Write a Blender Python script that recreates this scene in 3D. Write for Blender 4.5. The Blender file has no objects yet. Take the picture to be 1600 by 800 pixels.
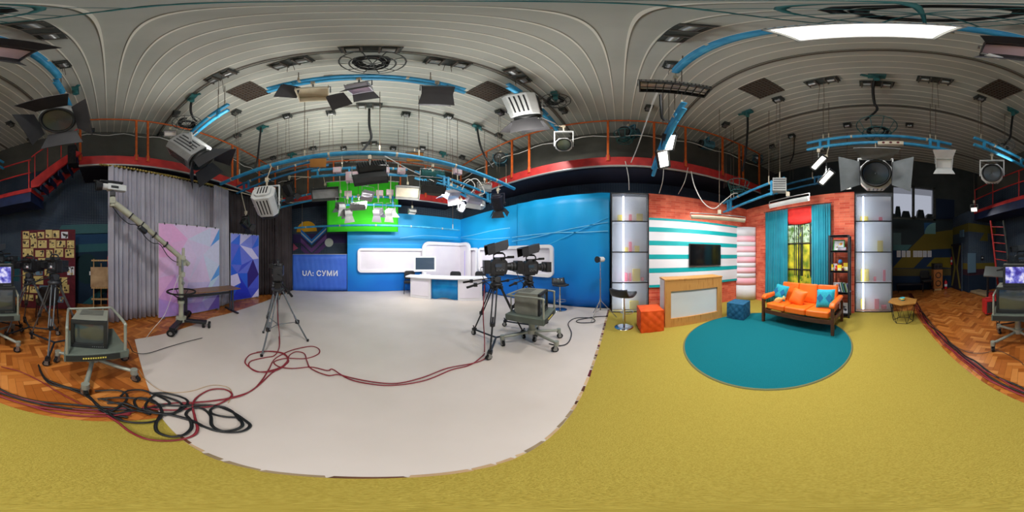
import bpy, math, random
from math import radians as R, sin, cos, tan, pi, atan2, hypot
from mathutils import Matrix, Vector, Euler
random.seed(7)
SC = bpy.context.scene
COL = SC.collection
# ------------------------------------------------------------ camera, world, exposure
H = 1.5                                   # eye height of the panorama camera
cam_d = bpy.data.cameras.new('camera'); cam = bpy.data.objects.new('camera', cam_d); COL.objects.link(cam)
cam_d.type = 'PANO'
try: cam_d.panorama_type = 'EQUIRECTANGULAR'
except Exception: pass
try: cam_d.cycles.panorama_type = 'EQUIRECTANGULAR'
except Exception: pass
cam_d.clip_start = .02
cam.location = (0, 0, H); cam.rotation_euler = (R(90), 0, R(-51.75))
SC.camera = cam
w = bpy.data.worlds.new('world'); SC.world = w; w.use_nodes = True
w.node_tree.nodes['Background'].inputs[0].default_value = (.6, .7, .8, 1)
w.node_tree.nodes['Background'].inputs[1].default_value = .3
SC.view_settings.view_transform = 'Standard'; SC.view_settings.look = 'None'
SC.view_settings.exposure = EXPO = 0.0; SC.view_settings.gamma = 1; SC.view_settings.use_curve_mapping = False
SC.cycles.max_bounces = 10; SC.cycles.diffuse_bounces = 6; SC.cycles.sample_clamp_indirect = 4
SC.cycles.use_denoising = True
LIT = .5
def area(name, loc, direction, sx, sy, power, color=(1, .97, .93), parent=None, spread=180):
    l = bpy.data.lights.new(name, 'AREA'); l.shape = 'RECTANGLE'; l.size = sx; l.size_y = sy
    l.energy = power*LIT; l.color = color; l.spread = R(spread)
    o = bpy.data.objects.new(name, l); COL.objects.link(o)
    o.rotation_euler = Vector(direction).to_track_quat('-Z', 'Y').to_euler(); o.location = loc
    if parent: o.parent = parent
    return o

# ------------------------------------------------------------ pixel -> place helpers
def az(px): return R((px-570)*.225)
def el(py): return R((400-py)*.225)
def pt(px, py, d): b = az(px); return Vector((d*sin(b), d*cos(b), H+d*tan(el(py))))
def pz(px, py, z=0.0): return pt(px, py, (z-H)/tan(el(py)))
def fl(px, py, z=0.0): return pz(px, py, z)
def pu(px, py, U): return pt(px, py, U/sin(az(px)))
def pv(px, py, V): return pt(px, py, V/cos(az(px)))
def face(b): return -R(b)                # local +Y looks along bearing b (degrees clockwise from +Y)
def bear(x, y): return math.degrees(atan2(x, y))

# ------------------------------------------------------------ materials
def lin(c):
    c = [v/255 for v in c]
    return tuple(v/12.92 if v <= .04045 else ((v+.055)/1.055)**2.4 for v in c[:3])+(1,)
MATS = {}
def mat(name, c, rough=.6, metal=0, c2=None, scale=8, kind='noise', emit=0, bump=0, spec=.4, detail=4, stretch=(1, 1, 1), trans=0, alpha=1, sheen=0):
    m = bpy.data.materials.new(name); m.use_nodes = True; nt = m.node_tree; b = nt.nodes['Principled BSDF']
    b.inputs['Base Color'].default_value = lin(c); b.inputs['Roughness'].default_value = rough
    b.inputs['Metallic'].default_value = metal; b.inputs['Specular IOR Level'].default_value = spec
    if trans: b.inputs['Transmission Weight'].default_value = trans; b.inputs['IOR'].default_value = 1.1
    if alpha < 1: b.inputs['Alpha'].default_value = alpha
    if sheen: b.inputs['Sheen Weight'].default_value = sheen
    if emit: b.inputs['Emission Color'].default_value = lin(c); b.inputs['Emission Strength'].default_value = emit
    if c2 is not None or bump:
        tc = nt.nodes.new('ShaderNodeTexCoord'); mp = nt.nodes.new('ShaderNodeMapping'); mp.inputs['Scale'].default_value = stretch
        nt.links.new(tc.outputs['Object'], mp.inputs[0])
        if kind == 'wave': t = nt.nodes.new('ShaderNodeTexWave'); t.inputs['Scale'].default_value = scale; t.inputs['Distortion'].default_value = 6; t.inputs['Detail'].default_value = 3; fac = t.outputs['Fac']
        elif kind == 'voronoi': t = nt.nodes.new('ShaderNodeTexVoronoi'); t.inputs['Scale'].default_value = scale; fac = t.outputs['Distance']
        else: t = nt.nodes.new('ShaderNodeTexNoise'); t.inputs['Scale'].default_value = scale; t.inputs['Detail'].default_value = detail; fac = t.outputs['Fac']
        nt.links.new(mp.outputs[0], t.inputs[0])
        if c2 is not None:
            r = nt.nodes.new('ShaderNodeValToRGB'); r.color_ramp.elements[0].position = .35; r.color_ramp.elements[1].position = .65
            r.color_ramp.elements[0].color = lin(c); r.color_ramp.elements[1].color = lin(c2)
            nt.links.new(fac, r.inputs[0]); nt.links.new(r.outputs[0], b.inputs['Base Color'])
        if bump:
            bp = nt.nodes.new('ShaderNodeBump'); bp.inputs['Strength'].default_value = bump; bp.inputs['Distance'].default_value = .01
            nt.links.new(fac, bp.inputs['Height']); nt.links.new(bp.outputs[0], b.inputs['Normal'])
    MATS[name] = m; return m
def paint(name='print', rough=.5, attr='Col'):
    m = bpy.data.materials.new(name); m.use_nodes = True; nt = m.node_tree; b = nt.nodes['Principled BSDF']
    a = nt.nodes.new('ShaderNodeAttribute'); a.attribute_name = attr
    n = nt.nodes.new('ShaderNodeTexNoise'); n.inputs['Scale'].default_value = 14; n.inputs['Detail'].default_value = 5
    mr = nt.nodes.new('ShaderNodeMapRange'); mr.inputs['To Min'].default_value = .88; mr.inputs['To Max'].default_value = 1.1
    tc = nt.nodes.new('ShaderNodeTexCoord'); nt.links.new(tc.outputs['Object'], n.inputs[0])
    nt.links.new(n.outputs['Fac'], mr.inputs['Value'])
    v = nt.nodes.new('ShaderNodeVectorMath'); v.operation = 'SCALE'
    nt.links.new(a.outputs['Color'], v.inputs[0]); nt.links.new(mr.outputs[0], v.inputs['Scale']); nt.links.new(v.outputs[0], b.inputs['Base Color'])
    b.inputs['Roughness'].default_value = rough; b.inputs['Specular IOR Level'].default_value = .3
    MATS[name] = m; return m
paint('print', .55); paint('parquet', .28); paint('brickprint', .7)
def glow(name, c, s):
    m = bpy.data.materials.new(name); m.use_nodes = True; nt = m.node_tree; nt.nodes.remove(nt.nodes['Principled BSDF'])
    e = nt.nodes.new('ShaderNodeEmission'); e.inputs[0].default_value = lin(c); e.inputs[1].default_value = s
    nt.links.new(e.outputs[0], nt.nodes['Material Output'].inputs[0]); MATS[name] = m
glow('tube_glow', (228, 238, 255), 40); glow('lamp_glow', (255, 250, 238), 5); glow('screen_glow', (150, 160, 220), 1.2); glow('screen_pink', (190, 150, 220), 1.1)
glow('office_glow', (205, 206, 222), .75); glow('office_dim', (190, 190, 205), .4)
def dotted(name, c, c2, k=90, seam=0):
    m = mat(name, c, .8, spec=.15); nt = m.node_tree; b = nt.nodes['Principled BSDF']
    tc = nt.nodes.new('ShaderNodeTexCoord'); sp = nt.nodes.new('ShaderNodeSeparateXYZ'); nt.links.new(tc.outputs['Object'], sp.inputs[0])
    def mt(op, a, bb=None):
        n = nt.nodes.new('ShaderNodeMath'); n.operation = op
        for i, s in enumerate((a, bb)):
            if s is None: continue
            if isinstance(s, (int, float)): n.inputs[i].default_value = s
            else: nt.links.new(s, n.inputs[i])
        return n.outputs[0]
    h = mt('MULTIPLY', mt('ADD', sp.outputs[0], sp.outputs[1]), k); v = mt('MULTIPLY', sp.outputs[2], k)
    p = mt('MULTIPLY', mt('SINE', mt('ADD', h, v)), mt('SINE', mt('SUBTRACT', h, v)))
    f = mt('GREATER_THAN', p, .45)
    mx = nt.nodes.new('ShaderNodeMix'); mx.data_type = 'RGBA'; mx.inputs[6].default_value = lin(c); mx.inputs[7].default_value = lin(c2)
    nz = nt.nodes.new('ShaderNodeTexNoise'); nz.inputs['Scale'].default_value = 1.3; nt.links.new(tc.outputs['Object'], nz.inputs[0])
    nt.links.new(mt('MULTIPLY', f, nz.outputs['Fac']), mx.inputs[0]); nt.links.new(mx.outputs[2], b.inputs['Base Color'])
    return m
def screen_picture(name, c1, c2, c3, s):
    m = bpy.data.materials.new(name); m.use_nodes = True; nt = m.node_tree; nt.nodes.remove(nt.nodes['Principled BSDF'])
    e = nt.nodes.new('ShaderNodeEmission'); e.inputs[1].default_value = s; tc = nt.nodes.new('ShaderNodeTexCoord')
    n = nt.nodes.new('ShaderNodeTexNoise'); n.inputs['Scale'].default_value = 11; n.inputs['Detail'].default_value = 5; r = nt.nodes.new('ShaderNodeValToRGB')
    r.color_ramp.elements[0].position = .38; r.color_ramp.elements[1].position = .62; r.color_ramp.elements[0].color = lin(c1); r.color_ramp.elements[1].color = lin(c3); k = r.color_ramp.elements.new(.5); k.color = lin(c2)
    nt.links.new(tc.outputs['Object'], n.inputs[0]); nt.links.new(n.outputs['Fac'], r.inputs[0]); nt.links.new(r.outputs[0], e.inputs[0]); nt.links.new(e.outputs[0], nt.nodes['Material Output'].inputs[0]); MATS[name] = m
screen_picture('screen_glow', (70, 60, 150), (120, 120, 210), (225, 220, 250), 1.0)
dotted('acoustic', (46, 60, 78), (150, 165, 172), 62); dotted('acoustic_dark', (38, 44, 44), (60, 68, 66), 62)
mat('ceiling_slat', (174, 175, 165), .55, c2=(164, 166, 156), scale=1.5, spec=.3)
mat('ceiling_seam', (222, 220, 206), .5)
mat('ceiling_dark', (92, 86, 78), .7); mat('upper_wall', (92, 92, 84), .8, c2=(80, 80, 74), scale=1.5); mat('olive_paint', (112, 102, 44), .7)
mat('rust_grille', (74, 54, 36), .8, c2=(50, 38, 28), scale=12); mat('amber_grille', (150, 100, 40), .7)
mat('wall_dark', (66, 72, 70), .8, c2=(56, 62, 62), scale=2)
mat('navy', (24, 24, 40), .7, c2=(30, 30, 46), scale=2)
mat('stage_lino', (208, 198, 190), .42, c2=(199, 189, 180), scale=1.2, spec=.35, detail=8)
mat('carpet', (174, 156, 72), .95, c2=(156, 138, 58), scale=150, bump=.5, spec=.1, detail=2)
mat('rug', (24, 112, 122), .95, c2=(12, 100, 112), scale=120, bump=.4, spec=.1)
mat('rug_edge', (120, 120, 80), .9)
mat('blue_tube', (62, 158, 200), .4, c2=(40, 130, 175), scale=6)
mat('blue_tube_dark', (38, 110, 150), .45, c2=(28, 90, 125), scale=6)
mat('teal', (48, 110, 108), .5, c2=(36, 90, 92), scale=9)
mat('teal_lamp', (70, 120, 135), .5, c2=(60, 105, 120), scale=9)
mat('gunmetal', (62, 66, 64), .55, metal=.3, c2=(80, 84, 80), scale=12)
mat('orange_paint', (205, 98, 30), .5, c2=(180, 80, 28), scale=9)
mat('red_paint', (196, 48, 44), .5, c2=(165, 38, 38), scale=4)
mat('navy_paint', (28, 44, 84), .6, c2=(22, 34, 66), scale=4)
mat('lamp_white', (205, 208, 206), .45, c2=(190, 192, 190), scale=5)
mat('lamp_grey', (150, 152, 150), .5, c2=(132, 134, 132), scale=5)
mat('lamp_silver', (190, 186, 196), .3, metal=.5)
mat('lamp_black', (26, 28, 28), .5, c2=(36, 38, 38), scale=8)
mat('door_black', (44, 44, 46), .6, c2=(56, 55, 56), scale=3)
mat('door_grey', (112, 118, 120), .5, c2=(92, 98, 100), scale=3)
mat('lens_glass', (58, 62, 60), .22, spec=.6, c2=(44, 50, 48), scale=3)
mat('lens_green', (104, 116, 100), .2, spec=.9, c2=(70, 84, 74), scale=3)
mat('reflector', (235, 232, 225), .25, metal=.2)
mat('beige_metal', (200, 190, 165), .5, c2=(182, 172, 150), scale=5)
mat('brass', (170, 150, 80), .4, metal=.6)
mat('rope', (96, 84, 70), .8); mat('cable_black', (22, 24, 26), .45); mat('cable_red', (128, 34, 44), .5); mat('cable_white', (220, 218, 210), .5)
mat('cable_bronze', (90, 66, 52), .5)
mat('cam_black', (24, 25, 28), .4, c2=(38, 39, 42), scale=14); mat('cam_grey', (56, 58, 62), .45); mat('rubber', (20, 20, 20), .8)
mat('chrome', (205, 208, 210), .15, metal=1); mat('steel', (150, 152, 150), .35, metal=.8)
mat('leg_grey', (108, 114, 118), .4, metal=.5); mat('dolly_blue', (44, 52, 62), .45, metal=.3)
mat('cart_green', (98, 106, 96), .6, c2=(86, 95, 86), scale=6); mat('cart_dark', (40, 42, 40), .6); mat('cart_rail', (150, 154, 142), .45, metal=.3)
mat('crt_case', (136, 138, 126), .6, c2=(124, 126, 116), scale=6); mat('crt_front', (34, 36, 36), .5); mat('crt_glass', (64, 70, 68), .08, spec=1)
mat('badge', (215, 200, 90), .5)
mat('jib', (172, 172, 152), .45, c2=(150, 150, 132), scale=5)
mat('white_panel', (232, 228, 236), .35, c2=(226, 221, 232), scale=2); mat('white_frame', (238, 236, 240), .3); mat('violet_led', (150, 120, 235), .5)
mat('desk_white', (228, 228, 232), .3); mat('desk_blue', (24, 150, 215), .3, c2=(10, 120, 195), scale=3)
mat('screen_dark', (58, 72, 88), .15, spec=.8); mat('black_screen', (10, 11, 13), .12, spec=.8)
mat('mustard', (206, 176, 40), .6); mat('gold_wood', (205, 150, 82), .5, c2=(182, 122, 60), scale=5, kind='wave', stretch=(6, 6, .5))
mat('table_wood', (186, 136, 70), .4, c2=(165, 115, 55), scale=8, stretch=(1, 8, 1)); mat('brown_wood', (134, 98, 62), .4, c2=(112, 78, 48), scale=6, stretch=(8, 1, 8))
mat('dark_wood', (96, 56, 30), .4, c2=(72, 40, 22), scale=8, stretch=(1, 1, 6))
mat('orange_vinyl', (242, 112, 22), .45, c2=(232, 100, 18), scale=4); mat('orange_pouf', (236, 92, 26), .6, c2=(222, 80, 20), scale=9)
mat('blue_pouf', (28, 96, 132), .8, c2=(20, 80, 116), scale=20); mat('cushion_teal', (36, 168, 188), .8, c2=(28, 152, 174), scale=30); mat('cushion_navy', (20, 104, 150), .8)
mat('cream', (226, 196, 120), .7, c2=(206, 160, 80), scale=20)
mat('teal_curtain', (14, 138, 158), .75, c2=(10, 124, 146), scale=3, sheen=.2); mat('grey_curtain', (172, 170, 180), .8, c2=(156, 154, 166), scale=2, sheen=.2)
mat('black_curtain', (56, 50, 52), .85, c2=(66, 58, 60), scale=2); mat('red_blind', (214, 44, 36), .7, c2=(196, 34, 30), scale=6)
mat('chroma_green', (66, 224, 36), .7, c2=(58, 212, 32), scale=1); 
mat('frame_black', (26, 27, 30), .4); mat('shelf_black', (44, 42, 46), .5)
mat('yellow_box', (232, 206, 20), .6); mat('pink_box', (236, 92, 110), .6)
mat('heater_red', (190, 40, 42), .4); mat('plywood', (196, 160, 110), .7, c2=(180, 142, 92), scale=5, kind='wave', stretch=(1, 1, .3))
mat('tan_board', (206, 176, 136), .7, c2=(160, 128, 92), scale=3); mat('slab', (150, 130, 100), .8, c2=(130, 112, 86), scale=5)
mat('maroon', (96, 22, 34), .8, c2=(80, 16, 28), scale=12); mat('paper', (215, 216, 220), .7); mat('photo_tan', (200, 178, 110), .6)
mat('ink', (20, 20, 24), .6); mat('photo_blue', (90, 120, 140), .6)
mat('green_frame', (40, 160, 60), .5); mat('aqua', (60, 170, 190), .4); mat('globe_blue', (60, 130, 200), .3)
mat('forest', (70, 110, 20), .6, c2=(220, 205, 50), scale=3.2, detail=8, stretch=(1.5, 1, 1)); mat('forest_sky', (190, 210, 190), .6, c2=(70, 110, 30), scale=7, detail=8)
mat('trunk', (26, 34, 20), .7); mat('bench_top', (120, 126, 124), .35, metal=.3)
mat('glass', (235, 240, 240), .02, trans=1); mat('wood_box', (176, 112, 60), .5, c2=(150, 92, 48), scale=5, kind='wave'); mat('ext_red', (200, 40, 50), .35)
mat('silver_pipe', (180, 180, 176), .4, metal=.5); mat('tube_off', (225, 225, 220), .3); mat('pinkish', (205, 178, 184), .6)
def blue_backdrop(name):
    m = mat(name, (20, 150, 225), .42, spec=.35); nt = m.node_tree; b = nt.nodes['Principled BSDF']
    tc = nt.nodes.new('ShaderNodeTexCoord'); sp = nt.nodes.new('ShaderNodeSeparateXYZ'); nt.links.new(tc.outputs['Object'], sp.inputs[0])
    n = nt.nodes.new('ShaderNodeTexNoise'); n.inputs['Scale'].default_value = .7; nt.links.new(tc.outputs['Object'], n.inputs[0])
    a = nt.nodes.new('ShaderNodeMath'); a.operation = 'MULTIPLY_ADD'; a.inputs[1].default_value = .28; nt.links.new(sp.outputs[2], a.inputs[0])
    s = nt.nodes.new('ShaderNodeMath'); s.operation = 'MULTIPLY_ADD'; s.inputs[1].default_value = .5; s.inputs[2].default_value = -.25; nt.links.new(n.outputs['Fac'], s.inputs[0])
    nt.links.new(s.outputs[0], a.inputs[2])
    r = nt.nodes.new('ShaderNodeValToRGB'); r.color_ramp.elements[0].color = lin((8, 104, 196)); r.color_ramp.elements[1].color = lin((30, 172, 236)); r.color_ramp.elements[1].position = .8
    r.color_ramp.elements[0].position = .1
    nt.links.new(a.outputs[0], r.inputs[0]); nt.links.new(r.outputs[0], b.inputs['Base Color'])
blue_backdrop('blue_print'); mat('streak', (120, 205, 240), .5); mat('streak_soft', (60, 180, 236), .5)
mat('ua_blue', (62, 112, 214), .5, c2=(54, 100, 204), scale=1.5); mat('white_text', (240, 242, 248), .5)
mat('stripe_teal', (0, 168, 172), .5, c2=(0, 160, 166), scale=3); mat('stripe_white', (226, 228, 234), .5)
def brick_mat(name):
    m = mat(name, (200, 80, 60), .75, spec=.2); nt = m.node_tree; b = nt.nodes['Principled BSDF']
    tc = nt.nodes.new('ShaderNodeTexCoord'); sp = nt.nodes.new('ShaderNodeSeparateXYZ'); nt.links.new(tc.outputs['Object'], sp.inputs[0])
    ad = nt.nodes.new('ShaderNodeMath'); nt.links.new(sp.outputs[0], ad.inputs[0]); nt.links.new(sp.outputs[1], ad.inputs[1])
    cb = nt.nodes.new('ShaderNodeCombineXYZ'); nt.links.new(ad.outputs[0], cb.inputs[0]); nt.links.new(sp.outputs[2], cb.inputs[1])
    t = nt.nodes.new('ShaderNodeTexBrick'); nt.links.new(cb.outputs[0], t.inputs[0])
    t.inputs['Scale'].default_value = 1; t.inputs['Brick Width'].default_value = .27; t.inputs['Row Height'].default_value = .062; t.inputs['Mortar Size'].default_value = .004
    t.inputs['Color1'].default_value = lin((240, 134, 104)); t.inputs['Color2'].default_value = lin((214, 86, 66)); t.inputs['Mortar'].default_value = lin((226, 150, 128)); t.inputs['Bias'].default_value = -.1
    n = nt.nodes.new('ShaderNodeTexNoise'); n.inputs['Scale'].default_value = 2.4; n.inputs['Detail'].default_value = 7; nt.links.new(tc.outputs['Object'], n.inputs[0])
    r = nt.nodes.new('ShaderNodeValToRGB'); r.color_ramp.elements[0].color = lin((190, 120, 120)); r.color_ramp.elements[1].color = lin((255, 240, 230)); r.color_ramp.elements[0].position = .3; r.color_ramp.elements[1].position = .6
    nt.links.new(n.outputs['Fac'], r.inputs[0])
    mx = nt.nodes.new('ShaderNodeMix'); mx.data_type = 'RGBA'; mx.blend_type = 'MULTIPLY'; mx.inputs[0].default_value = .6
    nt.links.new(t.outputs[0], mx.inputs[6]); nt.links.new(r.outputs[0], mx.inputs[7]); nt.links.new(mx.outputs[2], b.inputs['Base Color'])
brick_mat('brick')
def frosted(name, c=(215, 220, 228), mixf=.5):
    m = bpy.data.materials.new(name); m.use_nodes = True; nt = m.node_tree; nt.nodes.remove(nt.nodes['Principled BSDF'])
    tl = nt.nodes.new('ShaderNodeBsdfTranslucent'); tl.inputs[0].default_value = lin(c)
    df = nt.nodes.new('ShaderNodeBsdfDiffuse'); df.inputs[0].default_value = lin(c)
    rf = nt.nodes.new('ShaderNodeBsdfRefraction'); rf.inputs[0].default_value = lin((250, 250, 252)); rf.inputs['Roughness'].default_value = .2; rf.inputs['IOR'].default_value = 1.12
    m1 = nt.nodes.new('ShaderNodeMixShader'); m1.inputs[0].default_value = .5; nt.links.new(tl.outputs[0], m1.inputs[1]); nt.links.new(df.outputs[0], m1.inputs[2])
    m2 = nt.nodes.new('ShaderNodeMixShader'); m2.inputs[0].default_value = .78; nt.links.new(m1.outputs[0], m2.inputs[1]); nt.links.new(rf.outputs[0], m2.inputs[2])
    nt.links.new(m2.outputs[0], nt.nodes['Material Output'].inputs[0]); MATS[name] = m
frosted('frosted'); mat('box_white', (226, 230, 230), .6, c2=(220, 224, 226), scale=1)

# ------------------------------------------------------------ mesh builder
class MB:
    def __init__(s): s.v = []; s.f = []; s.mi = []; s.sm = []; s.col = []; s.names = []; s.M = Matrix.Identity(4)
    def _m(s, m):
        if m not in s.names: s.names.append(m)
        return s.names.index(m)
    def add(s, vs, fs, m, smooth=False, col=None):
        o = len(s.v); i = s._m(m)
        for p in vs: s.v.append(tuple(s.M @ Vector(p)))
        for f in fs: s.f.append([o+k for k in f]); s.mi.append(i); s.sm.append(smooth); s.col.append(col or (255, 255, 255))
        return s
    def box(s, c, d, m, rot=None, col=None):
        x, y, z = d[0]/2, d[1]/2, d[2]/2
        vs = [Vector((a, b, e)) for a in (-x, x) for b in (-y, y) for e in (-z, z)]
        if rot is not None:
            E = Euler(rot).to_matrix(); vs = [E @ p for p in vs]
        vs = [p+Vector(c) for p in vs]
        return s.add(vs, [(0, 1, 3, 2), (4, 6, 7, 5), (0, 4, 5, 1), (2, 3, 7, 6), (0, 2, 6, 4), (1, 5, 7, 3)], m, col=col)
    def bx(s, x0, x1, y0, y1, z0, z1, m, col=None): return s.box(((x0+x1)/2, (y0+y1)/2, (z0+z1)/2), (abs(x1-x0), abs(y1-y0), abs(z1-z0)), m, col=col)
    def poly(s, vs, m, col=None): return s.add(vs, [tuple(range(len(vs)))], m, col=col)
    def cyl(s, a, b, r0, m, r1=None, seg=14, cap=True):
        a, b = Vector(a), Vector(b); r1 = r0 if r1 is None else r1; d = (b-a).normalized()
        t = Vector((0, 0, 1)) if abs(d.z) < .9 else Vector((1, 0, 0)); u = d.cross(t).normalized(); v = d.cross(u)
        vs = []
        for k in range(seg):
            q = 2*pi*k/seg; w_ = u*cos(q)+v*sin(q); vs += [a+w_*r0, b+w_*r1]
        s.add(vs, [(2*k, 2*k+1, (2*k+3) % (2*seg), (2*k+2) % (2*seg)) for k in range(seg)], m, True)
        if cap:
            s.add([vs[2*k] for k in range(seg)], [tuple(range(seg))], m); s.add([vs[2*k+1] for k in range(seg)], [tuple(reversed(range(seg)))], m)
        return s
    def tube(s, pts, r, m, seg=8, closed=False):
        pts = [Vector(p) for p in pts]; n = len(pts); rings = []
        u = None
        for i in range(n):
            if closed: d = pts[(i+1) % n]-pts[i-1]
            else: d = pts[min(i+1, n-1)]-pts[max(i-1, 0)]
            if d.length < 1e-9: d = Vector((0, 0, 1))
            d.normalize()
            if u is None:
                t = Vector((0, 0, 1)) if abs(d.z) < .9 else Vector((1, 0, 0)); u = d.cross(t).normalized()
            else:
                u = (u-d*u.dot(d)); u = u.normalized() if u.length > 1e-6 else d.orthogonal().normalized()
            v = d.cross(u); rings.append([pts[i]+(u*cos(2*pi*k/seg)+v*sin(2*pi*k/seg))*r for k in range(seg)])
        vs = [p for g in rings for p in g]; fs = []
        for i in range(n if closed else n-1):
            j = (i+1) % n
            for k in range(seg): fs.append((i*seg+k, j*seg+k, j*seg+(k+1) % seg, i*seg+(k+1) % seg))
        s.add(vs, fs, m, True)
        if not closed: s.add(rings[0], [tuple(range(seg))], m); s.add(rings[-1], [tuple(range(seg))], m)
        return s
    def lathe(s, prof, m, c=(0, 0, 0), axis=(0, 0, 1), seg=24, smooth=True):
        q = Vector(axis).to_track_quat('Z', 'Y'); c = Vector(c); vs = []
        for (r, z) in prof:
            for k in range(seg): a = 2*pi*k/seg; vs.append(c+q @ Vector((r*cos(a), r*sin(a), z)))
        fs = []
        for i in range(len(prof)-1):
            for k in range(seg): fs.append((i*seg+k, i*seg+(k+1) % seg, (i+1)*seg+(k+1) % seg, (i+1)*seg+k))
        s.add(vs, fs, m, smooth)
        return s
    def prism(s, poly, a, b, m, plane='xy', col=None):     # extrude a 2-D outline from a to b
        n = len(poly)
        def P(p, h): return {'xy': (p[0], p[1], h), 'xz': (p[0], h, p[1]), 'yz': (h, p[0], p[1])}[plane]
        vs = [P(p, a) for p in poly]+[P(p, b) for p in poly]
        fs = [tuple(range(n)), tuple(range(2*n-1, n-1, -1))]+[(k, (k+1) % n, n+(k+1) % n, n+k) for k in range(n)]
        return s.add(vs, fs, m, col=col)
    def build(s, name, parent=None, bevel=0, loc=None, seg=2):
        me = bpy.data.meshes.new(name); me.from_pydata(s.v, [], s.f)
        for n in s.names: me.materials.append(MATS[n])
        me.polygons.foreach_set('material_index', s.mi); me.polygons.foreach_set('use_smooth', s.sm)
        if any(n in ('print', 'parquet', 'brickprint') for n in s.names):
            at = me.color_attributes.new('Col', 'FLOAT_COLOR', 'CORNER'); d = []
            for p, c in zip(me.polygons, s.col): d += list(lin(c))*len(p.vertices)
            at.data.foreach_set('color', d)
        me.update()
        import bmesh as _b
        bm = _b.new(); bm.from_mesh(me); _b.ops.recalc_face_normals(bm, faces=bm.faces); bm.to_mesh(me); bm.free()
        o = bpy.data.objects.new(name, me); COL.objects.link(o)
        if parent: o.parent = parent
        if loc: o.location = loc
        if bevel:
            md = o.modifiers.new('bevel', 'BEVEL'); md.width = bevel; md.segments = seg; md.limit_method = 'ANGLE'; md.angle_limit = R(40)
        return o
def rrect(w, h, r, n=5, cx=0, cy=0):
    o = []
    for (sx, sy, a0) in ((1, 1, 0), (-1, 1, 90), (-1, -1, 180), (1, -1, 270)):
        for k in range(n+1):
            a = R(a0+90*k/n); o.append((cx+sx*(w/2-r)+r*cos(a), cy+sy*(h/2-r)+r*sin(a)))
    return o
def spline(pts, n=8, closed=False):
    pts = [Vector(p) for p in pts]; m = len(pts); out = []
    for i in range(m if closed else m-1):
        g = lambda k: pts[k % m] if closed else pts[max(0, min(m-1, k))]
        p0, p1, p2, p3 = g(i-1), g(i), g(i+1), g(i+2)
        for k in range(n):
            t = k/n; out.append(.5*((2*p1)+(p2-p0)*t+(2*p0-5*p1+4*p2-p3)*t*t+(3*p1-p0-3*p2+p3)*t*t*t))
    if not closed: out.append(pts[-1])
    return out
def thing(name, label, cat, loc=(0, 0, 0), rotz=0, group=None):
    o = bpy.data.objects.new(name, None); COL.objects.link(o); o.location = loc; o.rotation_euler = (0, 0, rotz)
    o.empty_display_size = .05
    o['label'] = label; o['category'] = cat
    if group: o['group'] = group
    return o
def tag(o, label, cat, group=None, kind=None):
    o['label'] = label; o['category'] = cat
    if group: o['group'] = group
    if kind: o['kind'] = kind
    return o
def struct(o, label=None):
    o['kind'] = 'structure'
    if label: o['label'] = label
    return o
# ============================================================ ROOM SHELL
CZ = 6.2; UL, UR, VN, VF = -4.95, 5.0, -6.95, 7.3
# floor: herringbone parquet planks, all one surface
def parquet():
    m = MB(); n = 4; w_ = .07; c45 = cos(R(38)); s45 = sin(R(38))
    tones = [(176, 104, 44), (160, 90, 36), (190, 118, 54), (146, 80, 32), (182, 110, 50), (200, 130, 66), (168, 96, 42)]
    rnd = random.Random(3); rng = int(9.5/w_)
    m.bx(UL-.1, UR+.1, VN-.1, VF+.1, -.06, -.012, 'parquet', col=(110, 66, 30))
    g = .0012
    for x in range(-rng, rng):
        for y in range(-rng, rng):
            s = (x-y) % (2*n)
            if s == 0: a, b, c, d = x, x+n, y, y+1
            elif s == 2*n-1: a, b, c, d = x, x+1, y, y+n
            else: continue
            P = [(a*w_+g, c*w_+g), (b*w_-g, c*w_+g), (b*w_-g, d*w_-g), (a*w_+g, d*w_-g)]
            Q = [(p*c45-q*s45, p*s45+q*c45) for p, q in P]
            cx = sum(q[0] for q in Q)/4; cy = sum(q[1] for q in Q)/4
            if not (UL < cx < UR and VN < cy < VF): continue
            if cx > -.6 and cy > -3.7: continue                 # under the carpet and the stage lino
            if cx > -2.2 and cy > .8: continue
            m.poly([(q[0], q[1], -.008) for q in Q], 'parquet', col=rnd.choice(tones))
    return m
struct(parquet().build('floor'))
# ceiling: long metal slats with pale seams
m = MB(); m.bx(UL-.2, UR+.2, VN-.2, VF+.2, CZ, CZ+.12, 'ceiling_slat')
v = VN+.1
while v < VF:
    m.bx(UL-.1, UR+.1, v-.009, v+.009, CZ-.012, CZ+.01, 'ceiling_seam'); v += .2
for v in (-5.7, -3.55, -1.5, 1.5, 3.55, 5.7):
    m.bx(UL, UR, v-.018, v+.018, CZ-.02, CZ, 'ceiling_dark'); m.cyl((UL, v+.05, CZ-.02), (UR, v+.05, CZ-.02), .008, 'gunmetal', seg=6)
struct(m.build('ceiling'))
# walls with the painted murals kept inside their own mesh
def wall(name, p0, p1, z0, z1, m_, t=.15):
    p0, p1 = Vector(p0), Vector(p1); d = (p1-p0).normalized(); nrm = Vector((-d.y, d.x)); q = MB()
    a, b = p0, p1; a2, b2 = p0+nrm*t, p1+nrm*t
    q.prism([(a.x, a.y), (b.x, b.y), (b2.x, b2.y), (a2.x, a2.y)], z0, z1, m_)
    return q
mw = wall('wall_front', (UL-.15, VF), (UR+.15, VF), 0, CZ, 'acoustic')     # behind the news set
def mural_v(q, V, pts, col, off=.004, dy=-1):                            # a painted shape on a wall of constant V
    q.add([tuple(p) for p in pts], [tuple(range(len(pts)))], 'mural', col=col)
mats_m = MATS['print'].copy(); MATS['mural'] = mats_m
def dots_over(name):
    m = MATS[name]; nt = m.node_tree; b = nt.nodes['Principled BSDF']; b.inputs['Roughness'].default_value = .8
dots_over('mural')
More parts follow.
